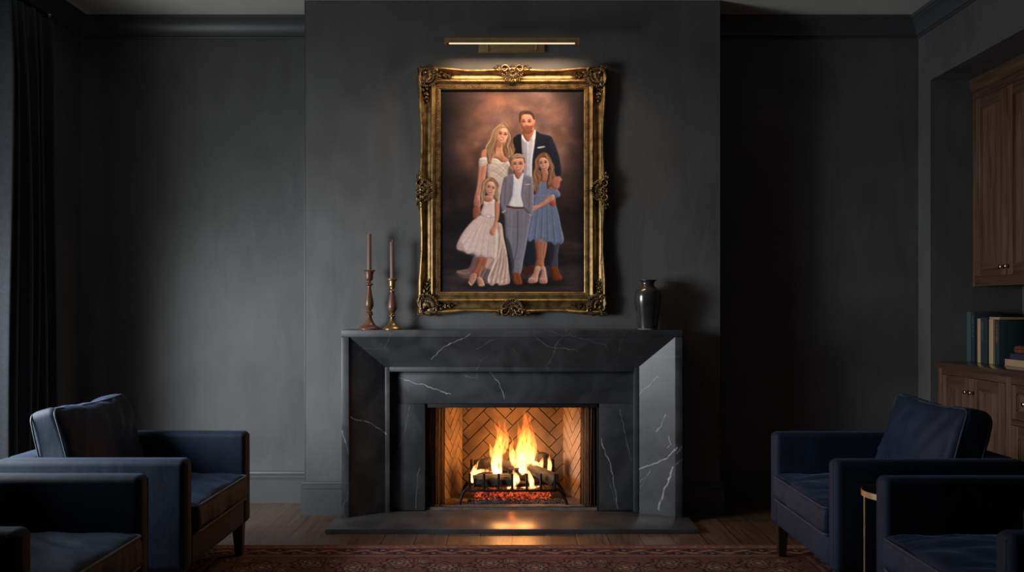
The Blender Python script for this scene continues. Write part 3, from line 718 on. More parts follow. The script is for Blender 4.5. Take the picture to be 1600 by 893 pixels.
def corner():
    o = Orn()
    o.dome(.062, .062, .054, .022, .030); o.dome(.021, .078, .031, .022, .032); o.dome(.078, .021, .031, .022, .032); o.dome(.020, .020, .026, .020, .034)
    o.fan(.052, .052, R(-32), R(122), 15, .014, .062, .0042, .044, .012)
    o.fan(.056, .056, R(-10), R(100), 9, .010, .036, .0036, .052, .006)
    o.bead(.040, .040, .0115, .056); o.bead(.022, .022, .006, .054)
    for m_ in (0, 1):
        def f(x, y): return (x, y) if m_ == 0 else (y, x)
        hand = 1 if m_ == 0 else -1
        # C scroll on the outer edge
        pts = []; rad = []
        C = [(.030, .034), (.018, .036), (.010, .048), (.006, .066), (.008, .086), (.014, .103), (.023, .112), (.034, .108), (.037, .098), (.032, .091), (.025, .093)]
        for i in range(len(C)-1):
            p0, p1, p2, p3 = [Vector(C[max(0, min(len(C)-1, i+k))]) for k in (-1, 0, 1, 2)]
            for q in range(4):
                u = q/4; p = .5*((2*p1)+(p2-p0)*u+(2*p0-5*p1+4*p2-p3)*u*u+(3*p1-p0-3*p2+p3)*u**3)
                pts.append((*f(p.x, p.y), .047+.006*math.sin((i+u)/10*PI))); rad.append(.0058+.0034*math.sin((i+u)/10*PI))
        o.tube(pts, rad, 8); o.bead(*f(.027, .094), .0062, .056)
        o.scroll(*f(.030, .018), .011, R(200) if m_ == 0 else R(-110), .9, .004, .0038, .003, .050, None, hand)
        # leaf garland on the cove
        for (x, y, a, L, W) in [(.030, .118, 80, .034, .020), (.044, .112, 60, .032, .018), (.020, .110, 105, .034, .018), (.046, .136, 75, .028, .017), (.052, .150, 60, .022, .014), (.044, .150, 110, .022, .014), (.050, .166, 85, .024, .014),
                                (.058, .176, 60, .016, .011), (.046, .178, 115, .016, .011), (.053, .190, 90, .020, .010), (.008, .112, 88, .036, .014)]:
            xx, yy = f(x, y); aa = R(a) if m_ == 0 else R(90-a)
            o.leaf(xx, yy, aa, L, W, .034 if y > .13 else .044)
        for (x, y, r) in [(.050, .146, .0038), (.047, .162, .0034), (.054, .174, .003), (.052, .186, .0026), (.014, .130, .005), (.012, .141, .004), (.036, .128, .004)]: o.bead(*f(x, y), r, .038 if y > .14 else .048)
        o.leaf(*f(.012, .010), R(225)+(R(30) if m_ else R(-30)), .014, .012, .046)
    o.leaf(.012, .012, R(45), .026, .018, .050)
    for k in range(11):
        a = R(-38+k*16.6); o.leaf(.052+.060*math.cos(a), .052+.060*math.sin(a), a+R(25), .020, .012, .038)
    for k in range(9):
        a = R(180+k*11.25); o.leaf(.040+.020*math.cos(a), .040+.020*math.sin(a), a, .018, .011, .050)
    for k in range(7):
        u = k/6; o.bead(.002+.030*u, .001, .0034, .050); o.bead(.001, .002+.030*u, .0034, .050)
    return o
for org, ax, ay in ((Vector((FX0, FZ1)), Vector((1, 0)), Vector((0, -1))), (Vector((FX1, FZ1)), Vector((-1, 0)), Vector((0, -1))),
                    (Vector((FX0, FZ0)), Vector((1, 0)), Vector((0, 1))), (Vector((FX1, FZ0)), Vector((-1, 0)), Vector((0, 1)))):
    place(corner(), 'corner_cartouche', org, ax, ay)
def centre():
    o = Orn()
    o.dome(0, .038, .044, .018, .030); o.dome(.044, .014, .022, .014, .036); o.dome(-.044, .014, .022, .014, .036)
    o.fan(0, .030, R(-14), R(194), 19, .016, .058, .0040, .044, .010)
    o.fan(0, .030, R(20), R(160), 9, .008, .034, .0034, .050, .006)
    for s in (-1, 1):
        C = [(.008*s, .034), (.016*s, .024), (.022*s, .010), (.034*s, -.002), (.050*s, -.002), (.060*s, .010), (.058*s, .024), (.048*s, .031), (.038*s, .027), (.037*s, .018), (.044*s, .015)]
        pts = []; rad = []
        for i in range(len(C)-1):
            p0, p1, p2, p3 = [Vector(C[max(0, min(len(C)-1, i+k))]) for k in (-1, 0, 1, 2)]
            for q in range(4):
                u = q/4; p = .5*((2*p1)+(p2-p0)*u+(2*p0-5*p1+4*p2-p3)*u*u+(3*p1-p0-3*p2+p3)*u**3)
                pts.append((p.x, p.y, .052+.006*math.sin((i+u)/10*PI))); rad.append(.0050+.0030*math.sin((i+u)/10*PI))
        o.tube(pts, rad, 8); o.bead(.043*s, .017, .0058, .056)
        for (x, y, a, L, W) in [(.062, .006, 8, .034, .016), (.064, .016, 30, .026, .014), (.064, .000, -10, .030, .012), (.088, .008, 5, .026, .013), (.090, .014, 35, .016, .010), (.010, .072, 60, .022, .014)]:
            o.leaf(x*s, y, R(a) if s > 0 else R(180-a), L, W, .046)
        for (x, y, r) in [(.080, .012, .0045), (.094, .010, .0038), (.104, .008, .003)]: o.bead(x*s, y, r, .052)
    o.leaf(0, .006, R(90), .026, .018, .054); o.leaf(0, .014, R(-90), .026, .016, .054); o.leaf(-.003, .012, R(-125), .020, .012, .052); o.leaf(.003, .012, R(-55), .020, .012, .052)
    o.bead(0, .034, .009, .056); o.leaf(0, .078, R(90), .024, .018, .044)
    return o
cx_, cz_ = (FX0+FX1)/2, (FZ0+FZ1)/2
for org, ax, ay in ((Vector((cx_, FZ1)), Vector((1, 0)), Vector((0, -1))), (Vector((cx_, FZ0)), Vector((1, 0)), Vector((0, 1))),
                    (Vector((FX0, cz_)), Vector((0, 1)), Vector((1, 0))), (Vector((FX1, cz_)), Vector((0, 1)), Vector((-1, 0)))):
    place(centre(), 'centre_cartouche', org, ax, ay)
bm = BM(); box(bm, FX0+.02, FX1-.02, 5.2445, 5.2495, FZ0+.02, FZ1-.02); ob('backing_board', bm, M['mortar'], fr)

# ---------------------------------------------------------------- the portrait photograph (flat print, drawn as one colour field)
PX0, PX1, PY0, PY1 = 688, 913, 139, 460
SS = 3.2
Wp, Hp = int((PX1-PX0)*SS), int((PY1-PY0)*SS)
yy_, xx_ = np.mgrid[0:Hp, 0:Wp].astype(np.float32)
xx_ = PX0+(xx_+.5)/SS; yy_ = PY0+(yy_+.5)/SS
img = np.zeros((Hp, Wp, 3), np.float32)
rng = np.random.RandomState(5)
def vnoise(nx, ny, W=Wp, H=Hp):
    g = rng.rand(ny+3, nx+3).astype(np.float32)
    xs = np.linspace(0, nx, W); ys = np.linspace(0, ny, H)
    xi = xs.astype(int); yi = ys.astype(int); fx = xs-xi; fy = ys-yi; fx = fx*fx*(3-2*fx); fy = fy*fy*(3-2*fy)
    a = g[yi][:, xi]*(1-fx)+g[yi][:, xi+1]*fx; b_ = g[yi+1][:, xi]*(1-fx)+g[yi+1][:, xi+1]*fx
    return a*(1-fy)[:, None]+b_*fy[:, None]
def fnoise(nx, ny, o=4):
    r = 0; t_ = 0
    for k in range(o): r = r+vnoise(nx*2**k, ny*2**k)/2**k; t_ += 1/2**k
    return r/t_
def blend(a, c): 
    global img
    img += (np.array(c, np.float32)-img)*a[..., None] if not isinstance(c, np.ndarray) or c.ndim == 1 else (c-img)*a[..., None]
def gb(cx, cy, sx, sy, c, al): blend(al*np.exp(-((xx_-cx)/sx)**2-((yy_-cy)/sy)**2), c)
def tr(orig, s, pts): return [(orig[0]+x/s, orig[1]+y/s) for x, y in pts]
def smooth_poly(p, n=6, closed=True):
    out = []; N = len(p)
    for i in range(N if closed else N-1):
        q = [np.array(p[(i+k) % N] if closed else p[max(0, min(N-1, i+k))], float) for k in (-1, 0, 1, 2)]
        for j in range(n):
            u = j/n; out.append(tuple(.5*((2*q[1])+(q[2]-q[0])*u+(2*q[0]-5*q[1]+4*q[2]-q[3])*u*u+(3*q[1]-q[0]-3*q[2]+q[3])*u**3)))
    if not closed: out.append(tuple(p[-1]))
    return out
def blur(a, r):
    k = int(round(r*SS))
    if k < 1: return a
    for _ in range(2):
        for ax in (0, 1):
            c = np.cumsum(np.pad(a, [(k+1, k) if x == ax else (0, 0) for x in (0, 1)], mode='edge'), axis=ax)
            a = (c[2*k+1:]-c[:-2*k-1])/(2*k+1) if ax == 0 else (c[:, 2*k+1:]-c[:, :-2*k-1])/(2*k+1)
    return a.astype(np.float32)
def pmask(pts, bl=.3, sm=True):
    if sm: pts = smooth_poly(pts)
    m_ = np.zeros((Hp, Wp), bool); xs = [p[0] for p in pts]; ys = [p[1] for p in pts]
    x0 = max(0, int((min(xs)-PX0)*SS)-1); x1 = min(Wp, int((max(xs)-PX0)*SS)+2); y0 = max(0, int((min(ys)-PY0)*SS)-1); y1 = min(Hp, int((max(ys)-PY0)*SS)+2)
    X = xx_[y0:y1, x0:x1]; Y = yy_[y0:y1, x0:x1]; sub = np.zeros(X.shape, bool)
    for (ax, ay), (bx_, by) in zip(pts, pts[1:]+pts[:1]):
        if ay == by: continue
        sub ^= ((ay > Y) != (by > Y)) & (X < (bx_-ax)*(Y-ay)/(by-ay)+ax)
    m_[y0:y1, x0:x1] = sub
    return blur(m_.astype(np.float32), bl)
def smask(pts, wd, bl=.25, sm=True):
    if sm: pts = smooth_poly(pts, 5, False)
    m_ = np.zeros((Hp, Wp), np.float32); N = len(pts)
    wds = wd if isinstance(wd, (list, tuple)) else [wd, wd]
    for i, ((ax, ay), (bx_, by)) in enumerate(zip(pts[:-1], pts[1:])):
        u = i/max(1, N-2); wv = np.interp(u, np.linspace(0, 1, len(wds)), wds)/2
        x0 = max(0, int((min(ax, bx_)-wv-1-PX0)*SS)); x1 = min(Wp, int((max(ax, bx_)+wv+1-PX0)*SS)+1); y0 = max(0, int((min(ay, by)-wv-1-PY0)*SS)); y1 = min(Hp, int((max(ay, by)+wv+1-PY0)*SS)+1)
        if x1 <= x0 or y1 <= y0: continue
        X = xx_[y0:y1, x0:x1]-ax; Y = yy_[y0:y1, x0:x1]-ay; dx, dy = bx_-ax, by-ay; q = np.clip((X*dx+Y*dy)/(dx*dx+dy*dy+1e-9), 0, 1)
        d = np.hypot(X-q*dx, Y-q*dy); m_[y0:y1, x0:x1] = np.maximum(m_[y0:y1, x0:x1], np.clip((wv-d)/bl*.5+.5, 0, 1))
    return m_
def poly(pts, c, al=1, bl=.3, sm=True, vary=None, vs=(6, 60), within=None):
    m_ = pmask(pts, bl, sm)*al
    if within is not None: m_ = m_*within
    if vary: 
        n_ = fnoise(vs[0], vs[1], 2)[..., None]; cc = np.array(c, np.float32)+(n_-.5)*2*np.array(vary, np.float32); blend(m_, cc.astype(np.float32))
    else: blend(m_, c)
    if al == 1 and bl <= .5:
        global img      # form modelling of the painted figure: softly lit from the upper right
        for rr, am in ((.9, .55), (2.6, 1.5)):
            B_ = blur(m_, rr); gy, gx = np.gradient(B_)
            sh_ = np.clip((-gx*.75+gy*.55)*SS*am, -.42, .30)*m_
            img *= 1+sh_[..., None]
    return m_
def stroke(pts, wd, c, al=1, bl=.3, sm=True, within=None):
    if sm: pts = smooth_poly(pts, 5, False)
    wds = wd if isinstance(wd, (list, tuple)) else [wd, wd]; mw = max(wds)/2+1.2
    X0 = max(0, int((min(p[0] for p in pts)-mw-PX0)*SS)); X1 = min(Wp, int((max(p[0] for p in pts)+mw-PX0)*SS)+1); Y0 = max(0, int((min(p[1] for p in pts)-mw-PY0)*SS)); Y1 = min(Hp, int((max(p[1] for p in pts)+mw-PY0)*SS)+1)
    if X1 <= X0 or Y1 <= Y0: return
    XX = xx_[Y0:Y1, X0:X1]; YY = yy_[Y0:Y1, X0:X1]; m_ = np.zeros(XX.shape, np.float32); N = len(pts)
    for i, ((ax, ay), (bx_, by)) in enumerate(zip(pts[:-1], pts[1:])):
        wv = np.interp(i/max(1, N-2), np.linspace(0, 1, len(wds)), wds)/2
        dx, dy = bx_-ax, by-ay; X = XX-ax; Y = YY-ay; q = np.clip((X*dx+Y*dy)/(dx*dx+dy*dy+1e-9), 0, 1)
        m_ = np.maximum(m_, np.clip((wv-np.hypot(X-q*dx, Y-q*dy))/bl*.5+.5, 0, 1))
    m_ = m_*al
    if within is not None: m_ = m_*within[Y0:Y1, X0:X1]
    img[Y0:Y1, X0:X1] += (np.array(c, np.float32)-img[Y0:Y1, X0:X1])*m_[..., None]
def strands(g1, g2, n, cols, wd=.5, amp=.9, al=.55, waves=2.5, seed=0):
    """fine wavy hair between two guide curves"""
    r_ = random.Random(seed); a = smooth_poly(g1, 5, False); b_ = smooth_poly(g2, 5, False); m_ = min(len(a), len(b_))
    for k in range(n):
        u = r_.random(); ph = r_.random()*1.2+u*2; c = cols[r_.randrange(len(cols))]; t0 = r_.uniform(0, .35)*(r_.random() < .5); t1 = r_.uniform(.65, 1)
        P_ = []
        for i in range(m_):
            f = i/(m_-1)
            if f < t0 or f > t1: continue
            x = a[i][0]*(1-u)+b_[i][0]*u+(amp*(.4+f)*1.3)*math.sin(f*waves*2*PI+ph); y = a[i][1]*(1-u)+b_[i][1]*u; P_.append((x, y))
        if len(P_) > 3: stroke(P_, [wd*.4, wd, wd*.4], c, al*r_.uniform(.5, 1), .3, False)
mapper = lambda o_, s: (lambda pts: tr(o_, s, pts))
Mn, Wm, Kd, Gl, La, Lb = mapper((800, 160), 9.92), mapper((740, 180), 11.16), mapper((775, 225), 7.44), mapper((705, 265), 9.4), mapper((705, 350), 8.505), mapper((785, 340), 7.76)
Ac, Bc = mapper((690, 160), 6.377), mapper((690, 290), 5.2545)
# backdrop
blend(np.ones((Hp, Wp), np.float32), (44, 34, 35))
gb(800, 205, 82, 80, (132, 92, 80), .95); gb(850, 232, 45, 52, (192, 146, 126), .8); gb(792, 200, 30, 34, (160, 118, 102), .5); gb(845, 172, 30, 24, (150, 112, 100), .6)
gb(745, 215, 26, 40, (120, 78, 60), .55); gb(790, 180, 40, 26, (140, 100, 86), .5); gb(800, 240, 40, 30, (150, 112, 98), .4)
gb(738, 188, 18, 15, (132, 88, 62), .4); gb(880, 210, 16, 20, (150, 98, 76), .35); gb(722, 240, 15, 30, (98, 62, 48), .4)
gb(690, 150, 26, 60, (28, 22, 26), .85); gb(912, 190, 20, 120, (58, 48, 52), .75); gb(700, 330, 45, 60, (26, 21, 22), .85)
gb(722, 315, 10, 12, (70, 38, 26), .5); gb(905, 320, 26, 45, (42, 34, 38), .75); gb(890, 290, 16, 20, (70, 52, 48), .5)
gb(705, 370, 60, 26, (24, 19, 20), .8)
blend(np.clip((yy_-405)/22, 0, 1)*.9, (66, 55, 52)); gb(895, 385, 28, 14, (84, 66, 54), .6); gb(880, 432, 50, 12, (82, 70, 64), .5); gb(700, 415, 30, 18, (34, 28, 28), .7)
gb(745, 452, 50, 6, (74, 62, 60), .5)
bgn = fnoise(6, 9, 5); img *= (1+(bgn[..., None]-.5)*.95); bg2 = fnoise(9, 12, 4); img += (bg2[..., None]-.5)*np.array([26, 12, 2], np.float32)
fl = fnoise(5, 60, 3); img *= 1+((fl-.5)*.7*np.clip((yy_-350)/40, 0, 1))[..., None]
ed = np.minimum(np.minimum(xx_-690, 911-xx_), np.minimum(yy_-141, 459-yy_)); img *= (1-.5*np.exp(-np.maximum(ed, 0)/7))[..., None]
img *= .84
r9 = random.Random(4)
for k in range(110):
    a = r9.uniform(0, 2*PI); q_ = r9.random()**.6; cx, cy = 808+95*q_*math.cos(a), 215+85*q_*math.sin(a); f = 1-q_
    gb(cx, cy, r9.uniform(5, 15), r9.uniform(4, 12), [(206, 160, 140), (128, 88, 76), (112, 92, 98), (176, 112, 78), (190, 138, 118), (96, 66, 60)][k % 6], .16+.30*f)
for k in range(40):
    gb(r9.uniform(690, 912), r9.uniform(300, 390), r9.uniform(6, 16), r9.uniform(3, 9), [(60, 46, 50), (72, 40, 28), (24, 20, 22), (44, 42, 50)][k % 4], .28)
# ground shadows
for cx, cy, sx, sy in ((745, 446, 40, 6), (812, 442, 30, 5), (850, 440, 34, 6)): gb(cx, cy, sx, sy, (22, 17, 17), .75)
SK = (205, 138, 108); SKD = (150, 86, 62); SKL = (232, 176, 148)
def facefx(mp, s, org, eL, eR, nose, mo, w, shade_dir=-1, teeth=True, male=False):
    """eyes, brows, nose, smile and modelling; mp maps crop points, w = face width in photo units"""
    u = w/10.
    P = lambda p: (org[0]+p[0]/s, org[1]+p[1]/s)
    L_, R_, N_, M_ = P(eL), P(eR), P(nose), P(mo)
    dx, dy = R_[0]-L_[0], R_[1]-L_[1]; n_ = math.hypot(dx, dy); tx, ty = dx/n_, dy/n_
    skc = (212, 148, 120); gb((L_[0]+R_[0])/2, (L_[1]+R_[1])/2-.7*u, 4.0*u, 2.0*u, skc, .85)
    gb(M_[0], M_[1], 2.9*u, 1.3*u, (134, 80, 58) if male else skc, .9)
    for e in (L_, R_):
        gb(e[0], e[1]-.1*u, 1.75*u, 1.05*u, (118, 66, 48), .62)
        stroke([(e[0]-1.35*u*tx, e[1]-1.35*u*ty-1.55*u), (e[0], e[1]-2.0*u), (e[0]+1.35*u*tx, e[1]+1.35*u*ty-1.5*u)], [.45*u, .75*u, .4*u], (84, 50, 36), .9, .25)
        stroke([(e[0]-1.15*u*tx, e[1]-1.15*u*ty), (e[0], e[1]-.25*u), (e[0]+1.15*u*tx, e[1]+1.15*u*ty)], [.5*u, .95*u, .5*u], (34, 20, 17), .95, .25)
        gb(e[0]+.35*u, e[1]+.35*u, .35*u, .25*u, (210, 190, 180), .5)
    gb(N_[0]+shade_dir*.95*u, N_[1]-.6*u, .7*u, 1.7*u, (146, 84, 62), .5); gb(N_[0]+.1*u, N_[1]-.9*u, .55*u, 1.6*u, (250, 206, 180), .55)
    stroke([(N_[0]-.9*u, N_[1]+.45*u), (N_[0]+.8*u, N_[1]+.5*u)], .5*u, (126, 62, 46), .8, .3)
    gb(N_[0]+2.3*u, N_[1]-.1*u, 1.5*u, 1.2*u, (240, 178, 150), .5); gb(N_[0]-2.2*u, N_[1]+.1*u, 1.3*u, 1.2*u, (232, 158, 132), .4)
    a = [(M_[0]-1.9*u*tx, M_[1]-1.9*u*ty-.45*u), (M_[0], M_[1]+.35*u), (M_[0]+1.9*u*tx, M_[1]+1.9*u*ty-.45*u)]
    stroke(a, [.5*u, (1.55 if teeth else .8)*u, .5*u], (146, 60, 54), .95, .3)
    if teeth: stroke([(a[0][0]+.5*u, a[0][1]+.12*u), (M_[0], M_[1]+.12*u), (a[2][0]-.5*u, a[2][1]+.12*u)], [.35*u, .8*u, .35*u], (250, 242, 236), 1 if not male else .7, .25)
    gb(M_[0], M_[1]+1.5*u, 1.5*u, .45*u, (140, 76, 58), .5); gb(M_[0]+.2*u, M_[1]+2.5*u, 1.1*u, .7*u, (236, 176, 148), .45 if not male else .1)
    for sg in (-1, 1): gb(M_[0]+sg*2.35*u, M_[1]-.9*u, .5*u, 1.1*u, (160, 92, 70), .4)
# ---- man: trousers, shoes, jacket
poly(Lb([(270, 240), (395, 250), (410, 560), (400, 600), (290, 600), (285, 430)]), (33, 35, 44), bl=.5)
poly(Lb([(545, 260), (680, 300), (672, 470), (668, 600), (585, 598), (575, 480)]), (72, 68, 76), bl=.4)
poly(Lb([(545, 260), (625, 300), (620, 470), (585, 560), (560, 400)]), (36, 36, 46), bl=.8, al=.85)
poly(Lb([(585, 600), (665, 598), (690, 660), (722, 710), (718, 752), (650, 765), (605, 740), (600, 680)]), (112, 54, 26), bl=.3)
stroke(Lb([(640, 640), (670, 700), (700, 725)]), .9, (178, 96, 50), .7); stroke(Lb([(605, 748), (650, 766), (716, 752)]), .7, (34, 18, 12))
poly(Lb([(255, 610), (390, 570), (400, 640), (300, 700), (225, 705), (215, 680)]), (74, 34, 20), bl=.4); stroke(Lb([(225, 690), (270, 692)]), .7, (170, 110, 84), .7)
JK = (29, 32, 44)
jk = poly(Mn([(0, 590), (60, 545), (150, 500), (250, 560), (350, 440), (450, 480), (600, 520), (640, 590), (690, 720), (735, 860), (760, 1080), (740, 1180), (660, 1260), (560, 1400), (100, 1400), (0, 900)]), JK, bl=.35)
poly(Mn([(0, 590), (150, 505), (150, 900), (20, 900)]), (17, 18, 24), .9, .4)
poly(Mn([(570, 560), (640, 590), (735, 860), (760, 1080), (680, 1020), (600, 800)]), (38, 42, 58), .6, .8); stroke(Mn([(545, 780), (565, 660), (570, 560)]), .8, (16, 18, 26), .7)
stroke(Mn([(365, 450), (420, 560), (370, 640), (345, 800)]), .9, (46, 50, 66), .6)
sh = poly(Mn([(150, 500), (200, 560), (250, 600), (300, 540), (352, 420), (362, 470), (350, 640), (315, 900), (300, 1250), (190, 1250), (170, 900), (150, 700)]), (196, 192, 204), bl=.3)
poly(Mn([(150, 560), (230, 620), (240, 1200), (190, 1200), (160, 760)]), (150, 146, 162), .6, .8, within=sh)
stroke(Mn([(245, 610), (245, 900), (240, 1200)]), 1.2, (232, 228, 236), .8, within=sh)
stroke(Mn([(400, 700), (440, 694), (505, 684)]), [1.6, 2.2, 1.4], (236, 234, 238))
# head
poly(Mn([(165, 420), (330, 380), (330, 470), (290, 560), (250, 605), (205, 570), (172, 500)]), (165, 98, 74), bl=.3)
stroke(Mn([(180, 455), (240, 480), (310, 440)]), 2.2, (96, 52, 38), .7, .8)
hd = poly(Mn([(118, 230), (130, 190), (230, 165), (320, 190), (335, 260), (342, 300), (330, 380), (290, 440), (235, 468), (180, 440), (148, 390), (125, 320)]), (198, 130, 102), bl=.3)
poly(Mn([(118, 250), (150, 240), (170, 400), (150, 390), (125, 320)]), (128, 74, 54), .7, .7, within=hd)
poly(Mn([(138, 345), (180, 362), (235, 358), (300, 360), (332, 330), (325, 392), (290, 445), (235, 470), (180, 444), (150, 400)]), (104, 60, 42), .72, .7, within=hd)
gb(800+235/9.92, 160+215/9.92, 5.5, 2.6, (222, 160, 130), .6); gb(800+215/9.92, 160+330/9.92, 1.6, 2.2, (226, 160, 128), .7); gb(800+295/9.92, 160+330/9.92, 2.4, 1.6, (214, 142, 112), .5)
poly(Mn([(110, 240), (108, 200), (130, 150), (190, 128), (265, 132), (320, 165), (345, 220), (335, 275), (322, 240), (300, 195), (230, 178), (165, 192), (140, 240), (132, 310), (116, 300)]), (48, 31, 25), bl=.3)
stroke(Mn([(150, 165), (210, 145), (280, 160)]), 1.2, (92, 62, 46), .6, .5)
stroke(Mn([(155, 283), (180, 276), (205, 286)]), [.8, 1.1, .7], (52, 30, 24), .9); stroke(Mn([(245, 282), (275, 274), (305, 284)]), [.8, 1.1, .7], (52, 30, 24), .9)
stroke(Mn([(168, 300), (196, 302)]), 1.1, (48, 30, 26), .85); stroke(Mn([(254, 298), (284, 300)]), 1.1, (48, 30, 26), .85)
stroke(Mn([(222, 290), (212, 335), (232, 345)]), .6, (140, 84, 62), .6); stroke(Mn([(195, 362), (240, 360), (285, 362)]), 1.1, (92, 50, 38), .7); stroke(Mn([(200, 386), (240, 396), (286, 382)]), [.6, 1.6, .6], (176, 82, 72), .9); stroke(Mn([(212, 386), (240, 390), (272, 384)]), .7, (232, 214, 204), .8)
gb(800+160/9.92, 160+300/9.92, 2.2, 7, (120, 68, 50), .45)
facefx(Mn, 9.92, (800, 160), (183, 298), (268, 298), (225, 345), (240, 386), 17, -1, False, True)
poly(Mn([(334, 280), (356, 275), (350, 330), (334, 345)]), (206, 134, 106), bl=.3)
poly(Mn([(300, 540), (352, 430), (366, 455), (358, 560), (330, 590), (305, 600), (285, 545)]), (238, 236, 244), bl=.25); poly(Mn([(152, 500), (172, 530), (215, 600), (195, 612), (152, 570)]), (226, 222, 230), bl=.25)
for k in range(70): u = random.Random(k).random(); stroke(Mn([(112+u*20, 240-u*30), (130+u*60, 165-u*8), (200+u*60, 140+u*18), (330-u*10, 190+u*40)]), .35, [(84, 56, 42), (36, 24, 20), (110, 78, 58)][k % 3], .35)
for k in range(90): rk = random.Random(k+9); x = 150+rk.random()*180; y = 365+rk.random()*90; stroke(Mn([(x, y), (x+(x-240)*.04, y+12)]), .3, [(70, 40, 28), (150, 98, 72)][k % 2], .35, within=hd)
# ---- woman: train and gown
tn = poly(La([(600, 0), (670, 0), (700, 180), (740, 380), (765, 600), (780, 740), (760, 790), (640, 812), (600, 780), (540, 815), (470, 770), (400, 740), (380, 600), (480, 400), (590, 250)]), (196, 160, 138), bl=.35)
poly(La([(300, 430), (420, 430), (450, 560), (560, 620), (470, 790), (420, 740), (250, 725), (150, 715), (70, 660), (75, 615), (160, 600), (240, 570)]), (112, 84, 76), bl=.4)
for p, wd, c, al in [([(660, 60), (668, 200), (640, 380), (560, 560), (500, 700), (500, 760)], [1, 2.4, 2, 2.2], (244, 218, 198), 1), ([(690, 300), (690, 460), (650, 600), (560, 740)], 2.2, (222, 190, 168), .8), ([(730, 420), (736, 560), (690, 680), (620, 770)], 1.6, (228, 196, 172), .8),
                     ([(620, 200), (612, 300), (600, 380)], 1.8, (150, 108, 82), .8), ([(665, 330), (630, 480), (560, 620)], 1.4, (150, 112, 92), .7), ([(712, 420), (700, 560), (620, 700)], 1.2, (150, 112, 92), .7), ([(756, 620), (700, 740), (640, 790)], 1.2, (240, 212, 190), .8), ([(750, 560), (760, 650), (700, 730)], .9, (140, 102, 84), .7),
                     ([(610, 770), (680, 750), (760, 735)], 1.2, (236, 206, 184), .8), ([(520, 470), (450, 620), (410, 700)], .9, (200, 164, 146), .7), ([(540, 500), (480, 600), (440, 690)], .8, (80, 54, 46), .7),
                     ([(85, 630), (170, 650), (250, 640)], 1.4, (160, 124, 114), .7), ([(100, 665), (180, 690), (260, 690)], 1, (74, 54, 52), .7), ([(300, 470), (290, 570), (200, 640)], 1.2, (134, 104, 92), .6)]: stroke(La(p), wd, c, al, .5)
for k in range(10):
    x0, x1 = 640+k*9, 500+k*29; stroke(La([(x0, 120+k*30), ((x0+x1)/2+30, 420+k*8), (x1, 770)]), [.6, 1.6, 2.2], [(238, 210, 190), (136, 98, 80)][k % 2], .5, .8, within=tn)
bd = poly(Wm([(240, 860), (290, 790), (340, 745), (420, 760), (490, 815), (560, 800), (600, 790), (640, 860), (700, 1000), (640, 1300), (560, 1500), (330, 1500), (250, 1150)]), (206, 186, 170), bl=.3)
for p, c, al, wd in [([(300, 800), (420, 830), (560, 960)], (240, 226, 212), .8, 1.4), ([(290, 860), (420, 900), (580, 1060)], (240, 226, 212), .7, 1.2), ([(270, 940), (400, 990), (560, 1120)], (158, 132, 116), .6, .9), ([(300, 1010), (420, 1040), (560, 1160)], (232, 214, 198), .6, 1.1),
                     ([(560, 820), (460, 900), (330, 960)], (160, 134, 118), .6, .8), ([(600, 850), (520, 960), (400, 1060)], (156, 130, 112), .6, 1.0), ([(300, 1100), (400, 1180)], (150, 122, 106), .5, 1)]: stroke(Wm(p), wd, c, al, .5, within=bd)
poly(Wm([(620, 880), (700, 960), (760, 1050), (700, 1180), (600, 1050)]), (60, 44, 40), .7, 1.2)
# chest, neck, arms
poly(Wm([(370, 480), (500, 490), (520, 640), (620, 760), (590, 800), (545, 815), (490, 810), (420, 755), (340, 740), (300, 790), (300, 660), (370, 600)]), (203, 136, 106), bl=.35)
poly(Wm([(395, 470), (500, 485), (470, 560), (400, 540)]), (140, 78, 58), .65, .8); gb(740+430/11.16, 180+640/11.16, 4, 5, (222, 160, 130), .5); stroke(Wm([(505, 720), (492, 770), (492, 810)]), .9, (140, 76, 60), .7)
stroke(Wm([(470, 640), (440, 650), (400, 640)]), .4, (236, 200, 180), .7)
poly(Wm([(130, 690), (160, 610), (230, 590), (260, 700), (250, 760), (130, 760)]), (198, 130, 100), bl=.35); gb(740+170/11.16, 180+680/11.16, 3, 5, (226, 166, 136), .5)
arm = poly([(749, 254), (760, 254), (759, 272), (756, 290), (752, 300), (748, 316), (742, 322), (741, 310), (745, 290), (747, 270)], (192, 128, 100), bl=.35)
stroke([(751, 258), (749, 280), (746, 300)], 2, (216, 154, 124), .7, .8)
poly(Wm([(95, 770), (130, 740), (225, 735), (245, 830), (150, 885), (95, 890)]), (214, 196, 180), bl=.3); stroke(Wm([(105, 800), (170, 790), (235, 800)]), .8, (160, 138, 124), .6); stroke(Wm([(100, 860), (170, 840), (240, 820)]), .8, (170, 146, 132), .6)
HB = (158, 118, 84); HBD = (92, 62, 42); HBL = (214, 178, 138)
poly(Wm([(440, 160), (500, 138), (570, 160), (620, 230), (650, 330), (670, 440), (700, 520), (710, 620), (690, 720), (640, 780), (580, 740), (530, 690), (510, 560), (540, 470), (590, 380), (560, 240), (480, 220), (420, 320), (385, 440), (370, 560), (345, 700), (300, 840), (245, 820), (228, 700), (225, 560), (250, 450), (290, 400), (310, 300), (370, 220)]), HB, bl=.4)
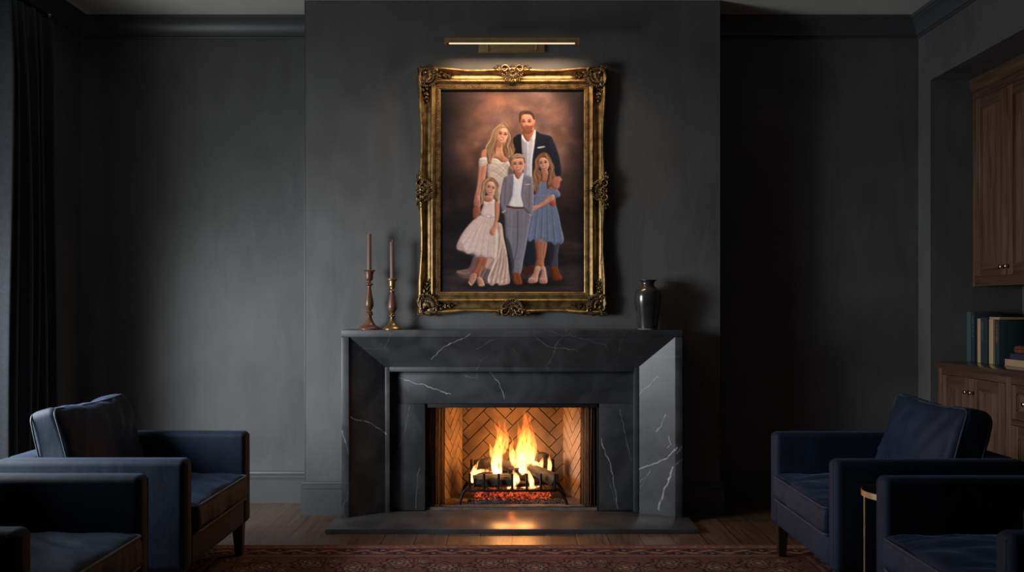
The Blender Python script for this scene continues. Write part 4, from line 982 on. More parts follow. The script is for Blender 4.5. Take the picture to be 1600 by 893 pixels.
for p, c, wd, al in [([(480, 160), (400, 250), (330, 360), (320, 420)], HBL, 2.2, .7), ([(450, 230), (400, 310), (370, 350)], (226, 194, 156), 1.2, .7), ([(500, 180), (590, 230), (620, 330), (640, 420)], HBL, 1.8, .7), ([(300, 440), (250, 520), (240, 600)], HBL, 1.8, .8), ([(330, 460), (300, 560), (320, 640)], HBD, 1.6, .7),
                     ([(290, 520), (330, 600), (290, 720), (270, 800)], HBL, 1.2, .6), ([(350, 500), (350, 620), (310, 720)], HBD, 1.4, .7), ([(240, 640), (260, 740), (270, 820)], HBD, 1.0, .5), ([(600, 400), (560, 520), (600, 600)], HBD, 2.2, .8), ([(520, 520), (550, 640), (600, 720)], HBD, 2.4, .75),
                     ([(640, 460), (680, 560), (660, 640)], HBL, 1.8, .8), ([(610, 480), (620, 560), (650, 600)], (200, 162, 122), 1.4, .7), ([(690, 640), (650, 700), (600, 720)], HBL, 1.2, .7), ([(560, 640), (620, 670), (660, 700)], HBD, 1.2, .6), ([(470, 150), (540, 160), (580, 190)], (112, 84, 60), 1.6, .7)]: stroke(Wm(p), wd, c, al, .5)
HC = [(236, 206, 166), (198, 160, 120), (150, 110, 78), (104, 70, 48), (80, 52, 38), (66, 44, 32), (246, 220, 184)]
strands(Wm([(490, 150), (370, 230), (305, 380), (235, 520), (238, 640), (255, 820)]), Wm([(500, 170), (440, 290), (385, 440), (372, 560), (345, 700), (300, 840)]), 90, HC, .9, 1.3, .7, 2.4, 1)
strands(Wm([(505, 160), (585, 260), (600, 380), (545, 480), (520, 600), (565, 740)]), Wm([(530, 140), (625, 230), (665, 400), (705, 540), (705, 640), (640, 780)]), 80, HC, .9, 1.3, .7, 2.4, 2)
for p in ([(400, 470), (375, 560), (372, 660)], [(520, 490), (520, 600), (545, 700)], [(585, 380), (590, 450), (560, 520)]): stroke(Wm(p), [1.2, 2.6, 1.2], (78, 50, 36), .55, 1.0)
fc = poly(Wm([(470, 240), (520, 220), (570, 240), (592, 310), (590, 380), (560, 440), (520, 478), (470, 490), (425, 460), (400, 400), (410, 340), (440, 290)]), (214, 150, 122), bl=.3)
gb(740+520/11.16, 180+265/11.16, 4, 3, (234, 184, 158), .7); gb(740+425/11.16, 180+400/11.16, 1.8, 2, (226, 150, 126), .5); poly(Wm([(400, 390), (430, 400), (440, 460), (425, 462)]), (160, 96, 72), .6, .6, within=fc)
stroke(Wm([(445, 300), (475, 296), (500, 308)]), .7, (110, 70, 50), .8); stroke(Wm([(535, 312), (560, 310), (585, 322)]), .7, (110, 70, 50), .8)
stroke(Wm([(452, 322), (488, 326)]), 1.1, (56, 34, 30), .85); stroke(Wm([(540, 336), (576, 340)]), 1.1, (56, 34, 30), .85); stroke(Wm([(516, 320), (505, 372), (488, 376)]), .5, (172, 104, 80), .6)
stroke(Wm([(440, 398), (475, 420), (530, 412)]), [.6, 1.9, .6], (178, 78, 74), .9); stroke(Wm([(450, 404), (478, 416), (522, 410)]), .9, (246, 238, 234), .95)
facefx(Wm, 11.16, (740, 180), (470, 322), (557, 336), (500, 372), (484, 408), 16.5)
# ---- older girl: legs, dress
poly(Lb([(400, 255), (530, 250), (535, 380), (505, 520), (500, 590), (400, 600), (415, 470)]), (172, 104, 76), bl=.35); stroke(Lb([(425, 270), (420, 400), (425, 560)]), 1.6, (120, 66, 48), .6, .8); stroke(Lb([(490, 300), (480, 440), (480, 580)]), 2, (204, 136, 104), .6, .8); gb(785+480/7.76, 340+265/7.76, 4, 3, (206, 120, 92), .6)
poly(Lb([(400, 590), (470, 600), (440, 680), (425, 770), (370, 790), (312, 785), (318, 740), (370, 680)]), (204, 142, 118), bl=.3); poly(Lb([(465, 600), (515, 590), (535, 680), (545, 780), (500, 797), (447, 785), (450, 735), (470, 670)]), (204, 142, 118), bl=.3)
stroke(Lb([(400, 610), (460, 625)]), .8, (214, 170, 150), .9); stroke(Lb([(475, 610), (530, 640)]), .8, (214, 170, 150), .9); stroke(Lb([(322, 735), (375, 730), (420, 755)]), 1.3, (224, 184, 164), .9); stroke(Lb([(452, 735), (500, 730), (540, 745)]), 1.3, (224, 184, 164), .9)
for x in (340, 360, 380, 470, 490, 512): stroke(Lb([(x, 760), (x+3, 776)]), .5, (110, 50, 40), .8)
stroke(Lb([(315, 788), (370, 796), (425, 780)]), .6, (70, 40, 32), .8); stroke(Lb([(448, 790), (500, 800), (546, 786)]), .6, (70, 40, 32), .8)
DB = (112, 120, 142)
dr = poly([(836, 303), (866, 303), (868, 316), (873, 335), (877, 355), (881, 374), (876, 382), (871, 379), (866, 383), (860, 377), (854, 378), (846, 372), (840, 375), (834, 373), (828, 377), (822, 370), (826, 350), (832, 330), (834, 315)], DB, bl=.4)
dtop = poly(Kd([(430, 430), (520, 410), (600, 420), (700, 510), (740, 560), (745, 600), (700, 620), (640, 590), (620, 620), (610, 720), (440, 740), (450, 600), (470, 500)]), (118, 126, 148), bl=.35)
for k in range(16):
    x0 = 836+k*2.05; x1 = 823+k*3.6; stroke([(x0, 312), ((x0+x1)/2+.8*math.sin(k*2.3), 342), (x1, 378)], [.5, 1.3, 1.8], [(84, 90, 112), (150, 158, 182), (126, 134, 158)][k % 3], .55, .6, within=dr)
for k in range(12): x = 836+k*3.6; gb(x, 375, 2, 2.5, (128, 138, 168), .4)
stroke(Kd([(450, 600), (520, 600), (600, 590)]), 2.4, (140, 128, 156), .7); stroke(Kd([(520, 430), (510, 520), (500, 600)]), 1.5, (136, 148, 180), .6); stroke(Kd([(690, 520), (740, 570), (735, 600)]), 1.6, (146, 160, 194), .7)
for k in range(5): stroke(Kd([(660+k*15, 530), (670+k*16, 600)]), .6, (86, 96, 124), .5)
# dad's hand at her waist
poly(Kd([(610, 660), (680, 640), (690, 690), (670, 725), (620, 700)]), (176, 92, 76), bl=.3)
for k in range(3): stroke(Kd([(620, 668+k*16), (680, 660+k*18)]), .6, (110, 50, 42), .6)
poly(Kd([(370, 740), (430, 715), (490, 700), (600, 620), (650, 585), (680, 595), (670, 640), (600, 690), (500, 740), (440, 780), (390, 790)]), (206, 142, 112), bl=.3); stroke(Kd([(440, 745), (520, 710), (620, 640)]), 1.2, (228, 172, 142), .6, .8); stroke(Kd([(430, 780), (520, 738), (620, 680)]), .9, (146, 88, 66), .7)
# neck and hair, head
poly(Kd([(520, 300), (600, 300), (610, 420), (560, 440), (525, 420)]), (186, 118, 92), bl=.35)
GH = (128, 86, 62); GHD = (70, 44, 34); GHL = (186, 138, 98)
poly(Kd([(500, 120), (560, 95), (620, 130), (655, 220), (680, 320), (690, 400), (650, 480), (600, 520), (590, 440), (615, 330), (620, 230), (590, 170), (530, 150), (495, 200), (500, 290), (530, 340), (525, 420), (490, 500), (480, 560), (430, 540), (425, 440), (430, 340), (455, 220), (470, 160)]), GH, bl=.4)
for p, c, wd, al in [([(510, 130), (475, 200), (460, 300), (440, 400)], GHD, 1.6, .7), ([(480, 230), (470, 330), (440, 420), (450, 500)], GHL, 1.8, .7), ([(500, 320), (510, 400), (480, 470)], GHL, 1.6, .7), ([(520, 360), (500, 440), (470, 540)], GHD, 1.2, .7), ([(600, 140), (640, 230), (660, 320)], GHL, 1.6, .7), ([(620, 300), (640, 380), (610, 470)], GHL, 1.8, .7),
                     ([(670, 330), (660, 420), (620, 490)], GHD, 1.4, .7), ([(650, 340), (670, 400), (640, 440)], GHL, 1.2, .6), ([(540, 105), (600, 120), (630, 170)], (84, 56, 44), 1.8, .7), ([(430, 480), (460, 540)], GHL, 1.4, .6)]: stroke(Kd(p), wd, c, al, .5)
HC2 = [(196, 150, 108), (160, 112, 78), (120, 80, 56), (82, 52, 38), (60, 38, 30), (212, 168, 124)]
strands(Kd([(520, 110), (460, 180), (445, 300), (428, 430), (432, 540)]), Kd([(545, 140), (500, 220), (500, 300), (525, 400), (485, 550)]), 70, HC2, .8, 1.2, .7, 2.6, 3)
strands(Kd([(560, 120), (610, 210), (625, 300), (595, 420), (605, 510)]), Kd([(590, 100), (655, 220), (682, 320), (688, 400), (640, 490)]), 60, HC2, .8, 1.2, .7, 2.6, 4)
for p in ([(505, 290), (530, 340), (525, 420)], [(608, 290), (618, 350), (600, 430)]): stroke(Kd(p), [1, 2.2, 1], (60, 36, 28), .6, .9)
f2_ = poly(Kd([(510, 170), (550, 152), (590, 175), (615, 230), (605, 285), (570, 312), (540, 300), (505, 260), (498, 210)]), (214, 150, 124), bl=.3)
gb(775+545/7.44, 225+180/7.44, 4, 2.6, (232, 180, 152), .7); stroke(Kd([(512, 222), (535, 216)]), 1.1, (60, 38, 32), .85); stroke(Kd([(566, 212), (590, 210)]), 1.1, (60, 38, 32), .85); stroke(Kd([(508, 208), (536, 204)]), .6, (110, 72, 54), .7); stroke(Kd([(562, 200), (590, 198)]), .6, (110, 72, 54), .7)
stroke(Kd([(535, 268), (562, 276), (590, 258)]), [.6, 1.9, .6], (186, 84, 80), .9); stroke(Kd([(542, 268), (564, 273), (584, 260)]), .9, (244, 232, 228), .95); stroke(Kd([(552, 222), (548, 248), (560, 252)]), .5, (176, 108, 86), .6)
facefx(Kd, 7.44, (775, 225), (524, 220), (578, 212), (552, 246), (562, 268), 13.5)
# dad's hand on her shoulder
poly(Kd([(640, 440), (690, 380), (740, 375), (765, 410), (750, 430), (735, 500), (700, 530), (680, 520), (650, 500)]), (196, 122, 96), bl=.3)
for a, b_ in (((745, 430), (715, 528)), ((720, 430), (688, 520)), ((695, 440), (660, 500)), ((672, 430), (645, 470))): stroke(Kd([a, b_]), .6, (120, 62, 48), .7)
stroke(Kd([(700, 375), (760, 400), (765, 425)]), 1.3, (150, 120, 104), .8)
# ---- boy
tr_ = poly([(791, 325), (829, 325), (830, 340), (826, 360), (822, 385), (818, 405), (813, 428), (801, 428), (800, 412), (794, 392), (790, 372), (789, 350)], (124, 118, 126), bl=.35)
stroke([(809, 330), (809, 360), (808, 385), (802, 410)], 1.2, (62, 58, 66), .8, .5, within=tr_); stroke([(800, 330), (799, 360), (798, 388)], 2, (146, 140, 148), .6, .8, within=tr_); stroke([(819, 330), (817, 370), (812, 410)], 2, (142, 136, 142), .6, .8, within=tr_)
poly([(790, 372), (797, 380), (803, 410), (801, 428), (797, 405)], (58, 54, 62), .8, .6)
for yy0 in (352, 380, 402, 418): stroke([(792+(yy0-350)*.12, yy0), (802, yy0+2.5), (812, yy0+1)], .6, (92, 88, 96), .5, .5, within=tr_)
poly(Lb([(125, 668), (205, 665), (225, 720), (242, 790), (230, 808), (170, 812), (130, 780), (125, 720)]), (122, 62, 30), bl=.3); stroke(Lb([(150, 690), (160, 740), (190, 790)]), 1, (176, 98, 54), .7); stroke(Lb([(132, 790), (180, 814), (240, 802)]), .7, (40, 22, 16))
jb = poly(Kd([(200, 345), (120, 370), (90, 400), (60, 540), (45, 640), (55, 740), (80, 800), (110, 780), (130, 730), (150, 740), (300, 740), (340, 770), (410, 835), (430, 800), (440, 600), (430, 440), (420, 380), (330, 350)]), (126, 120, 128), bl=.35)
stroke(Kd([(120, 400), (110, 540), (100, 700)]), 1.6, (92, 86, 96), .7, .7, within=jb); stroke(Kd([(85, 480), (70, 600), (75, 720)]), 1.6, (150, 144, 152), .6, .7, within=jb); stroke(Kd([(160, 440), (170, 560), (150, 680)]), 1.4, (104, 98, 108), .7, .6, within=jb); stroke(Kd([(395, 420), (390, 560), (380, 740)]), 1.4, (92, 86, 96), .7, .6, within=jb); stroke(Kd([(340, 420), (330, 600), (350, 740)]), 2, (146, 140, 146), .5, .8, within=jb)
sb = poly(Kd([(200, 345), (240, 400), (280, 380), (315, 330), (320, 360), (300, 480), (290, 600), (310, 730), (150, 725), (180, 620), (195, 480)]), (236, 234, 240), bl=.3)
stroke(Kd([(245, 410), (240, 560), (235, 720)]), .7, (190, 188, 200), .8); stroke(Kd([(205, 520), (215, 650)]), .8, (206, 204, 214), .6); stroke(Kd([(200, 350), (190, 480), (185, 600)]), .8, (88, 82, 92), .7); stroke(Kd([(322, 360), (300, 500), (295, 620), (330, 750)]), .8, (88, 82, 92), .7)
stroke(Kd([(130, 722), (220, 738), (310, 738)]), 2.8, (88, 42, 28)); stroke(Kd([(345, 470), (370, 466), (394, 464)]), [.8, 1.2, .8], (238, 236, 240)); stroke(Kd([(68, 790), (110, 775)]), 1, (234, 230, 234)); stroke(Kd([(385, 810), (412, 830)]), 1, (234, 230, 234)); gb(775+95/7.44, 225+800/7.44, 2.4, 1.6, (180, 120, 96), .7)
poly(Kd([(215, 320), (305, 310), (300, 350), (262, 405), (235, 385)]), (176, 112, 86), bl=.3)
f3_ = poly(Kd([(175, 200), (190, 160), (260, 150), (325, 165), (338, 220), (325, 270), (300, 315), (260, 332), (220, 315), (188, 280), (178, 240)]), (216, 152, 122), bl=.3)
poly(Kd([(178, 210), (200, 200), (215, 300), (190, 280)]), (168, 104, 78), .6, .6, within=f3_); gb(775+262/7.44, 225+185/7.44, 5, 2, (234, 182, 152), .6)
poly(Kd([(165, 250), (158, 190), (175, 140), (230, 108), (290, 112), (330, 150), (342, 200), (338, 245), (325, 200), (310, 165), (250, 165), (200, 175), (182, 210), (178, 260)]), (140, 104, 76), bl=.3)
for p, c, wd in [([(190, 150), (240, 120), (300, 130)], (196, 158, 118), 1.6), ([(210, 160), (260, 140), (310, 150)], (214, 178, 138), 1.4), ([(175, 170), (170, 230)], (90, 62, 44), 1.2), ([(325, 160), (336, 215)], (100, 70, 50), 1.1)]: stroke(Kd(p), wd, c, .8, .5)
stroke(Kd([(205, 230), (235, 228)]), 1, (60, 38, 32), .85); stroke(Kd([(268, 226), (300, 228)]), 1, (60, 38, 32), .85); stroke(Kd([(200, 214), (236, 212)]), .6, (130, 92, 66), .7); stroke(Kd([(266, 210), (304, 214)]), .6, (130, 92, 66), .7)
stroke(Kd([(228, 284), (258, 296), (292, 282)]), [.6, 2, .6], (184, 92, 84), .9); stroke(Kd([(236, 286), (260, 292), (284, 284)]), .9, (246, 240, 236), .95); stroke(Kd([(248, 236), (244, 262), (258, 266)]), .5, (176, 108, 84), .6)
facefx(Kd, 7.44, (775, 225), (221, 230), (284, 228), (252, 262), (260, 287), 15.5)
poly(Kd([(332, 225), (346, 225), (342, 262), (328, 268)]), (206, 136, 110), bl=.3)
# ---- small girl: legs, shoes, dress
poly(La([(370, 420), (480, 420), (460, 540), (400, 640), (380, 700), (345, 710), (330, 660), (270, 700), (280, 640), (330, 540)]), (150, 84, 62), bl=.35); stroke(La([(420, 450), (350, 600), (300, 680)]), 2.2, (176, 104, 78), .7, .7); stroke(La([(405, 560), (385, 640), (375, 700)]), 1.6, (192, 122, 92), .7, .6); stroke(La([(470, 440), (560, 460), (500, 620)]), 1.2, (124, 74, 60), .5, .8)
poly(La([(270, 660), (338, 660), (325, 740), (285, 800), (260, 815), (228, 775), (232, 740)]), (176, 122, 96), bl=.3); poly(La([(345, 705), (400, 705), (430, 760), (446, 800), (430, 822), (375, 824), (350, 790)]), (180, 128, 98), bl=.3)
stroke(La([(238, 770), (262, 805)]), 1.6, (226, 198, 176), .8); stroke(La([(375, 806), (435, 800)]), 1.6, (214, 176, 136), .8); stroke(La([(275, 668), (335, 670)]), .7, (120, 66, 50), .8)
sk = poly([(750, 336), (772, 336), (776, 350), (778, 368), (777, 386), (775, 401), (770, 404), (764, 400), (758, 402), (752, 398), (745, 399), (738, 395), (730, 396), (724, 391), (717, 390), (713, 385), (716, 376), (723, 363), (735, 348)], (218, 186, 170), bl=.5)
for k in range(18):
    x0 = 751+k*1.25; x1 = 716+k*3.5; yb = 388+min(12, k*1.5); stroke([(x0, 340), ((x0+x1)/2+math.sin(k*1.7), 364), (x1, yb)], [.4, 1.1, 1.5], [(236, 212, 198), (190, 152, 136), (226, 198, 184)][k % 3], .45, .6, within=sk)
for k in range(14): gb(716+k*4.4, 388+min(11, k*1.7), 2.6, 2.4, (232, 208, 196), .35)
poly(La([(75, 310), (130, 220), (170, 330), (140, 360)]), (150, 122, 116), .5, 1)
bo = poly(Gl([(470, 450), (530, 470), (630, 430), (645, 480), (640, 690), (480, 690), (430, 660), (440, 600), (470, 520)]), (228, 196, 182), bl=.35)
for k in range(26): gb(705+(480+rng.rand()*150)/9.4, 265+(470+rng.rand()*200)/9.4, .8, .8, [(244, 224, 214), (204, 164, 150)][k % 2], .6)
stroke(Gl([(430, 672), (540, 690), (640, 680)]), 1.6, (212, 172, 158), .9); poly(Gl([(520, 670), (580, 685), (650, 665), (655, 700), (580, 690), (525, 700)]), (240, 218, 208), bl=.3)
poly(Gl([(640, 460), (700, 440), (710, 600), (690, 740), (650, 850), (600, 900), (580, 880), (620, 800), (640, 700)]), (206, 138, 110), bl=.35); stroke(Gl([(690, 480), (695, 620), (670, 760)]), 1.2, (156, 94, 70), .6, .6)
poly(La([(520, 70), (560, 40), (600, 0), (620, 10), (590, 90), (575, 130), (545, 148), (515, 120)]), (206, 132, 106), bl=.3); stroke(La([(530, 130), (550, 140), (568, 128)]), .8, (150, 84, 64), .7)
poly(Gl([(325, 560), (420, 540), (425, 640), (370, 710), (325, 720)]), (150, 86, 64), bl=.4)
poly(Gl([(345, 420), (400, 380), (430, 440), (430, 540), (380, 560), (340, 540), (330, 480)]), (190, 120, 98), bl=.35)
for a, b_ in (((350, 470), (370, 540)), ((375, 460), (395, 545)), ((400, 470), (415, 520))): stroke(Gl([a, b_]), .6, (112, 58, 46), .7)
poly(Gl([(500, 380), (590, 380), (610, 440), (550, 470), (480, 450)]), (190, 122, 98), bl=.35)
LH = (150, 108, 78); LHL = (208, 170, 128); LHD = (92, 60, 42)
poly(Gl([(450, 220), (480, 150), (560, 105), (640, 125), (690, 190), (695, 290), (680, 380), (700, 430), (670, 470), (620, 400), (640, 330), (640, 230), (600, 170), (520, 190), (490, 260), (500, 340), (490, 430), (450, 520), (425, 480), (430, 400), (440, 320)]), LH, bl=.4)
for p, c, wd, al in [([(560, 115), (490, 180), (460, 270)], LHL, 1.4, .6), ([(470, 260), (445, 350), (455, 420), (440, 500)], LHL, 1.8, .8), ([(480, 330), (470, 420), (450, 470)], LHD, 1, .7), ([(600, 120), (670, 180), (680, 280)], LHD, 1.6, .7), ([(660, 250), (660, 340), (690, 420)], LHL, 1.8, .8), ([(640, 340), (640, 390), (670, 440)], LHD, 1.1, .7), ([(540, 115), (600, 140), (650, 210)], (110, 74, 54), 1.4, .6)]: stroke(Gl(p), wd, c, al, .5)
HC3 = [(216, 178, 134), (180, 138, 100), (140, 100, 72), (96, 64, 46), (228, 196, 156)]
strands(Gl([(560, 105), (470, 180), (440, 310), (430, 400), (440, 510)]), Gl([(580, 150), (505, 220), (492, 320), (492, 410), (460, 520)]), 60, HC3, .5, 1.0, .6, 2.6, 5)
strands(Gl([(590, 140), (640, 230), (645, 330), (630, 400), (665, 465)]), Gl([(610, 110), (690, 190), (695, 290), (685, 380), (698, 430)]), 50, HC3, .5, 1.0, .6, 2.6, 6)
f4_ = poly(Gl([(520, 200), (570, 170), (620, 190), (642, 250), (635, 320), (590, 365), (545, 370), (510, 330), (500, 260)]), (218, 156, 128), bl=.3)
gb(705+585/9.4, 265+205/9.4, 3, 2.2, (234, 184, 158), .6); stroke(Gl([(535, 246), (572, 254)]), 1, (66, 40, 34), .85); stroke(Gl([(606, 268), (632, 272)]), 1, (66, 40, 34), .85); stroke(Gl([(534, 306), (570, 330), (606, 322)]), [.6, 1.9, .6], (180, 84, 80), .9); stroke(Gl([(542, 312), (572, 325), (600, 320)]), .8, (244, 234, 230), .95)
stroke(Gl([(590, 262), (582, 290), (592, 296)]), .5, (180, 110, 88), .6)
facefx(Gl, 9.4, (705, 265), (553, 250), (618, 270), (585, 290), (571, 318), 13)
img = blur(img[..., 0], .32)[..., None]*np.array([1, 0, 0], np.float32)+blur(img[..., 1], .32)[..., None]*np.array([0, 1, 0], np.float32)+blur(img[..., 2], .32)[..., None]*np.array([0, 0, 1], np.float32)
# print grain, reduce to mesh resolution and build
img = np.clip(img*(1+(fnoise(60, 90, 2)[..., None]-.5)*.10), 0, 255)
q = 2; Hh, Ww = (Hp//q)*q, (Wp//q)*q
lo = img[:Hh, :Ww].reshape(Hh//q, q, Ww//q, q, 3).mean((1, 3))/255
lin = np.where(lo <= .04045, lo/12.92, ((lo+.055)/1.055)**2.4)*1.18*np.array([.97, 1.0, 1.07]); lin = np.clip(lin, 0, .93)
NH, NW = lin.shape[:2]
def color_grid(name, xs, ys, z_of, lin, m, vertical=True, yv=5.232):
    NH, NW = lin.shape[:2]
    co = np.zeros((NH, NW, 3), np.float32)
    if vertical: co[..., 0] = xs[None, :]; co[..., 1] = yv; co[..., 2] = ys[:, None]
    else: co[..., 0] = xs[None, :]; co[..., 1] = ys[:, None]; co[..., 2] = z_of
    idx = np.arange(NH*NW).reshape(NH, NW); f = np.stack([idx[:-1, :-1], idx[1:, :-1], idx[1:, 1:], idx[:-1, 1:]], -1).reshape(-1, 4)
    me = bpy.data.meshes.new(name); me.vertices.add(NH*NW); me.vertices.foreach_set('co', co.ravel())
    me.loops.add(f.size); me.loops.foreach_set('vertex_index', f.ravel().astype(np.int32)); me.polygons.add(len(f))
    me.polygons.foreach_set('loop_start', np.arange(0, f.size, 4, dtype=np.int32)); me.polygons.foreach_set('loop_total', np.full(len(f), 4, np.int32))
    me.update(calc_edges=True); me.validate()
    ca = me.color_attributes.new('Col', 'FLOAT_COLOR', 'POINT'); c4 = np.ones((NH*NW, 4), np.float32); c4[:, :3] = lin.reshape(-1, 3); ca.data.foreach_set('color', c4.ravel())
    me.materials.append(m); return me
def attr_mat(name, rough, spec=.3, bump=0, coat=0):
    m, n, l, b = new_mat(name); a = n.new('ShaderNodeVertexColor'); a.layer_name = 'Col'; l.new(a.outputs[0], b.inputs['Base Color']); b.inputs['Roughness'].default_value = rough; b.inputs['Specular IOR Level'].default_value = spec
    if bump:
        nz = n.new('ShaderNodeTexNoise'); nz.inputs['Scale'].default_value = 260; nz.inputs['Detail'].default_value = 2; bp = n.new('ShaderNodeBump'); bp.inputs['Strength'].default_value = bump; bp.inputs['Distance'].default_value = .004
        tc = n.new('ShaderNodeTexCoord'); l.new(tc.outputs['Object'], nz.inputs['Vector']); l.new(nz.outputs[0], bp.inputs['Height']); l.new(bp.outputs[0], b.inputs['Normal'])
    return m
YC = 5.228
xs = ((PX0+(np.arange(NW)+.5)*(PX1-PX0)/NW)-800)*YC/1400; zs = 1.2-((PY0+(np.arange(NH)+.5)*(PY1-PY0)/NH)-483)*YC/1400
me = color_grid('canvas', xs.astype(np.float32), zs.astype(np.float32), None, lin.astype(np.float32), attr_mat('portrait_print', .55, .2), True, YC)
me.transform(Matrix.Translation(-fr.location)); o = bpy.data.objects.new('canvas', me); COL.objects.link(o); o.parent = fr

# ---------------------------------------------------------------- picture light
pl = thing('picture_light', (0, 5.25, 2.70), 'long slim brass picture light glowing above the gold frame', 'lamp')
LY, LZ, LR = 5.06, 2.716, .0185
bm = BM(); box(bm, -.195, .192, 5.238, 5.2495, 2.702, 2.752, .002); ob('wall_plate', bm, M['brass'], pl)
bm = BM(); box(bm, -.199, .196, 5.234, 5.2385, 2.6985, 2.703, .001); ob('plate_lip', bm, M['brass'], pl)
bm = BM(); t_ = bmesh.new()  # trough: half tube open below
n_ = 20; ra, rb = [], []
for x in (-.374, .374):
    for k, rr in ((0, LR), (1, LR-.003)):
        ring = [t_.verts.new((x, LY+rr*math.cos(R(-48)+i*R(282)/n_), LZ+rr*math.sin(R(-48)+i*R(282)/n_))) for i in range(n_+1)]
        (ra if k == 0 else rb).append(ring)
for i in range(n_):
    t_.faces.new((ra[0][i], ra[0][i+1], ra[1][i+1], ra[1][i])); t_.faces.new((rb[0][i], rb[1][i], rb[1][i+1], rb[0][i+1]))
    for e in (0, 1): t_.faces.new((ra[e][i], rb[e][i], rb[e][i+1], ra[e][i+1]))
for i in (0, n_): t_.faces.new((ra[0][i], ra[1][i], rb[1][i], rb[0][i]))
merge(bm, t_); ob('lamp_shade', bm, M['brass'], pl)
for s in (-1, 1):
    bm = BM(); lathe(bm, [(LR+.001, 0), (LR+.002, .001), (LR+.002, .005), (LR+.001, .006)], (s*.374-(.006 if s < 0 else 0), LY, LZ), 28, Matrix.Rotation(R(90), 4, 'Y')); ob('end_cap', bm, M['brass'], pl)
    x = .1395*s+(-.0005)
    bm = BM(); tube(bm, [(x, 5.236, 2.708), (x, 5.15, 2.704), (x, LY+.012, LZ-.004)], .0035, 8); tube(bm, [(x, 5.232, 2.705), (x, 5.232, 2.745)], .0030, 8); ob('arm', bm, M['brass'], pl)
    bm = BM(); lathe(bm, [(.0045, 0), (.0045, .003), (.0028, .005), (.0040, .010), (.0028, .015), (.0012, .021), (0, .024)], (x, LY, LZ+LR-.001), 12); ob('finial', bm, M['knob'], pl)
bm = BM(); box(bm, -.355, .355, LY-.0105, LY+.010, LZ-.0168, LZ-.0130, .001); ob('light_strip', bm, emat('warm_lamp_diffuser', (1, .78, .50), 1.1), pl)
area_light('picture_lamp_light', (0, LY, LZ-.0175), (R(12), 0, 0), .70, .012, LAMP_P, (1, .71, .46), 144)
# ---------------------------------------------------------------- objects on the mantel
MTZ = MT
def kz(p, s=1/1277): return [(r*s, z*s) for r, z in p]
def smooth_prof(p, n=4):
    out = []
    for i in range(len(p)-1):
        q = [Vector((*p[max(0, min(len(p)-1, i+k))], 0)) for k in (-1, 0, 1, 2)]
        for j in range(n):
            u = j/n; v = .5*((2*q[1])+(q[2]-q[0])*u+(2*q[0]-5*q[1]+4*q[2]-q[3])*u*u+(3*q[1]-q[0]-3*q[2]+q[3])*u**3); out.append((max(v.x, 1e-4), v.y))
    out.append(p[-1]); return out
CY = 5.15
def candle(x, z0, h, tilt, lab):
    t = thing('candle', (x, CY, z0), lab, 'candle')
    mt = Matrix.Rotation(R(tilt), 4, 'Y')
    bm = BM(); lathe(bm, [(.0135, 0), (.0132, .004), (.0122, h-.006), (.0112, h-.001), (.004, h), (0, h-.002)], (x, CY, z0), 28, mt); ob('wax', bm, M['candle'], t)
    bm = BM(); tube(bm, [Vector((x, CY, z0))+mt @ Vector(p) for p in ((0, 0, h-.004), (.0005, 0, h+.006), (.003, .001, h+.013))], [.002, .0018, .0014], 6); ob('wick', bm, M['wick'], t)
X1 = pz(577, 0, CY)[0]; X2 = pz(613, 0, CY)[0]
t = thing('candlestick', (X1, CY, MTZ), 'taller dark turned wooden candlestick nearest the left end of the mantel', 'candlestick', 'candlesticks on the mantel')
bm = BM(); lathe(bm, smooth_prof(kz([(78, 0), (79, 6), (72, 18), (50, 32), (36, 48), (25, 72), (17, 98), (17, 104)]), 3), (X1, CY, MTZ), 48); ob('base', bm, M['turned_wood'], t, 50)
bm = BM(); lathe(bm, smooth_prof(kz([(17, 104), (26, 107), (28, 114), (22, 121), (27, 126), (22, 132), (15, 138), (20, 148), (30, 168), (33, 188), (30, 215), (23, 250), (16, 290), (13, 318), (18, 322), (27, 328), (27, 336), (18, 342), (12, 350), (14, 358)]), 3), (X1, CY, MTZ), 40); ob('stem', bm, M['turned_wood'], t, 50)
bm = BM(); lathe(bm, kz([(14, 358), (24, 364), (28, 376), (28, 396), (31, 412), (33, 424), (43, 428), (45, 432), (43, 436), (22, 437), (19, 434)]), (X1, CY, MTZ), 40); ob('candle_cup', bm, M['turned_wood'], t, 50)
candle(X1, MTZ+.3415, .208, 0, 'taller unlit taupe taper in the dark wooden candlestick')
t = thing('candlestick', (X2, CY, MTZ), 'shorter candlestick with brass foot and cup around a turned wooden stem', 'candlestick', 'candlesticks on the mantel')
bm = BM(); lathe(bm, smooth_prof(kz([(71, 0), (72, 6), (66, 14), (58, 22), (38, 34), (28, 48), (20, 66), (15, 88), (16, 92)]), 3), (X2, CY, MTZ), 48); ob('base', bm, M['dark_brass'], t, 50)
bm = BM(); lathe(bm, smooth_prof(kz([(16, 92), (26, 95), (27, 102), (19, 108), (16, 112), (22, 118), (18, 124)]), 3), (X2, CY, MTZ), 40); ob('lower_collar', bm, M['dark_brass'], t, 50)
bm = BM(); lathe(bm, smooth_prof(kz([(16, 124), (26, 138), (34, 156), (35, 172), (30, 205), (22, 240), (16, 268), (15, 274)]), 4), (X2, CY, MTZ), 40); ob('stem', bm, M['turned_wood'], t, 50)
bm = BM(); lathe(bm, kz([(15, 274), (21, 277), (22, 284), (15, 289), (13, 296), (17, 300), (16, 305), (22, 314), (24, 326), (24, 345), (27, 358), (39, 364), (40, 368), (38, 372), (22, 373), (19, 370)]), (X2, CY, MTZ), 40); ob('candle_cup', bm, M['dark_brass'], t, 50)
candle(X2, MTZ+.2915, .212, -.6, 'shorter unlit taupe taper in the brass-footed candlestick')
XV = pz(1012, 0, 5.15)[0]
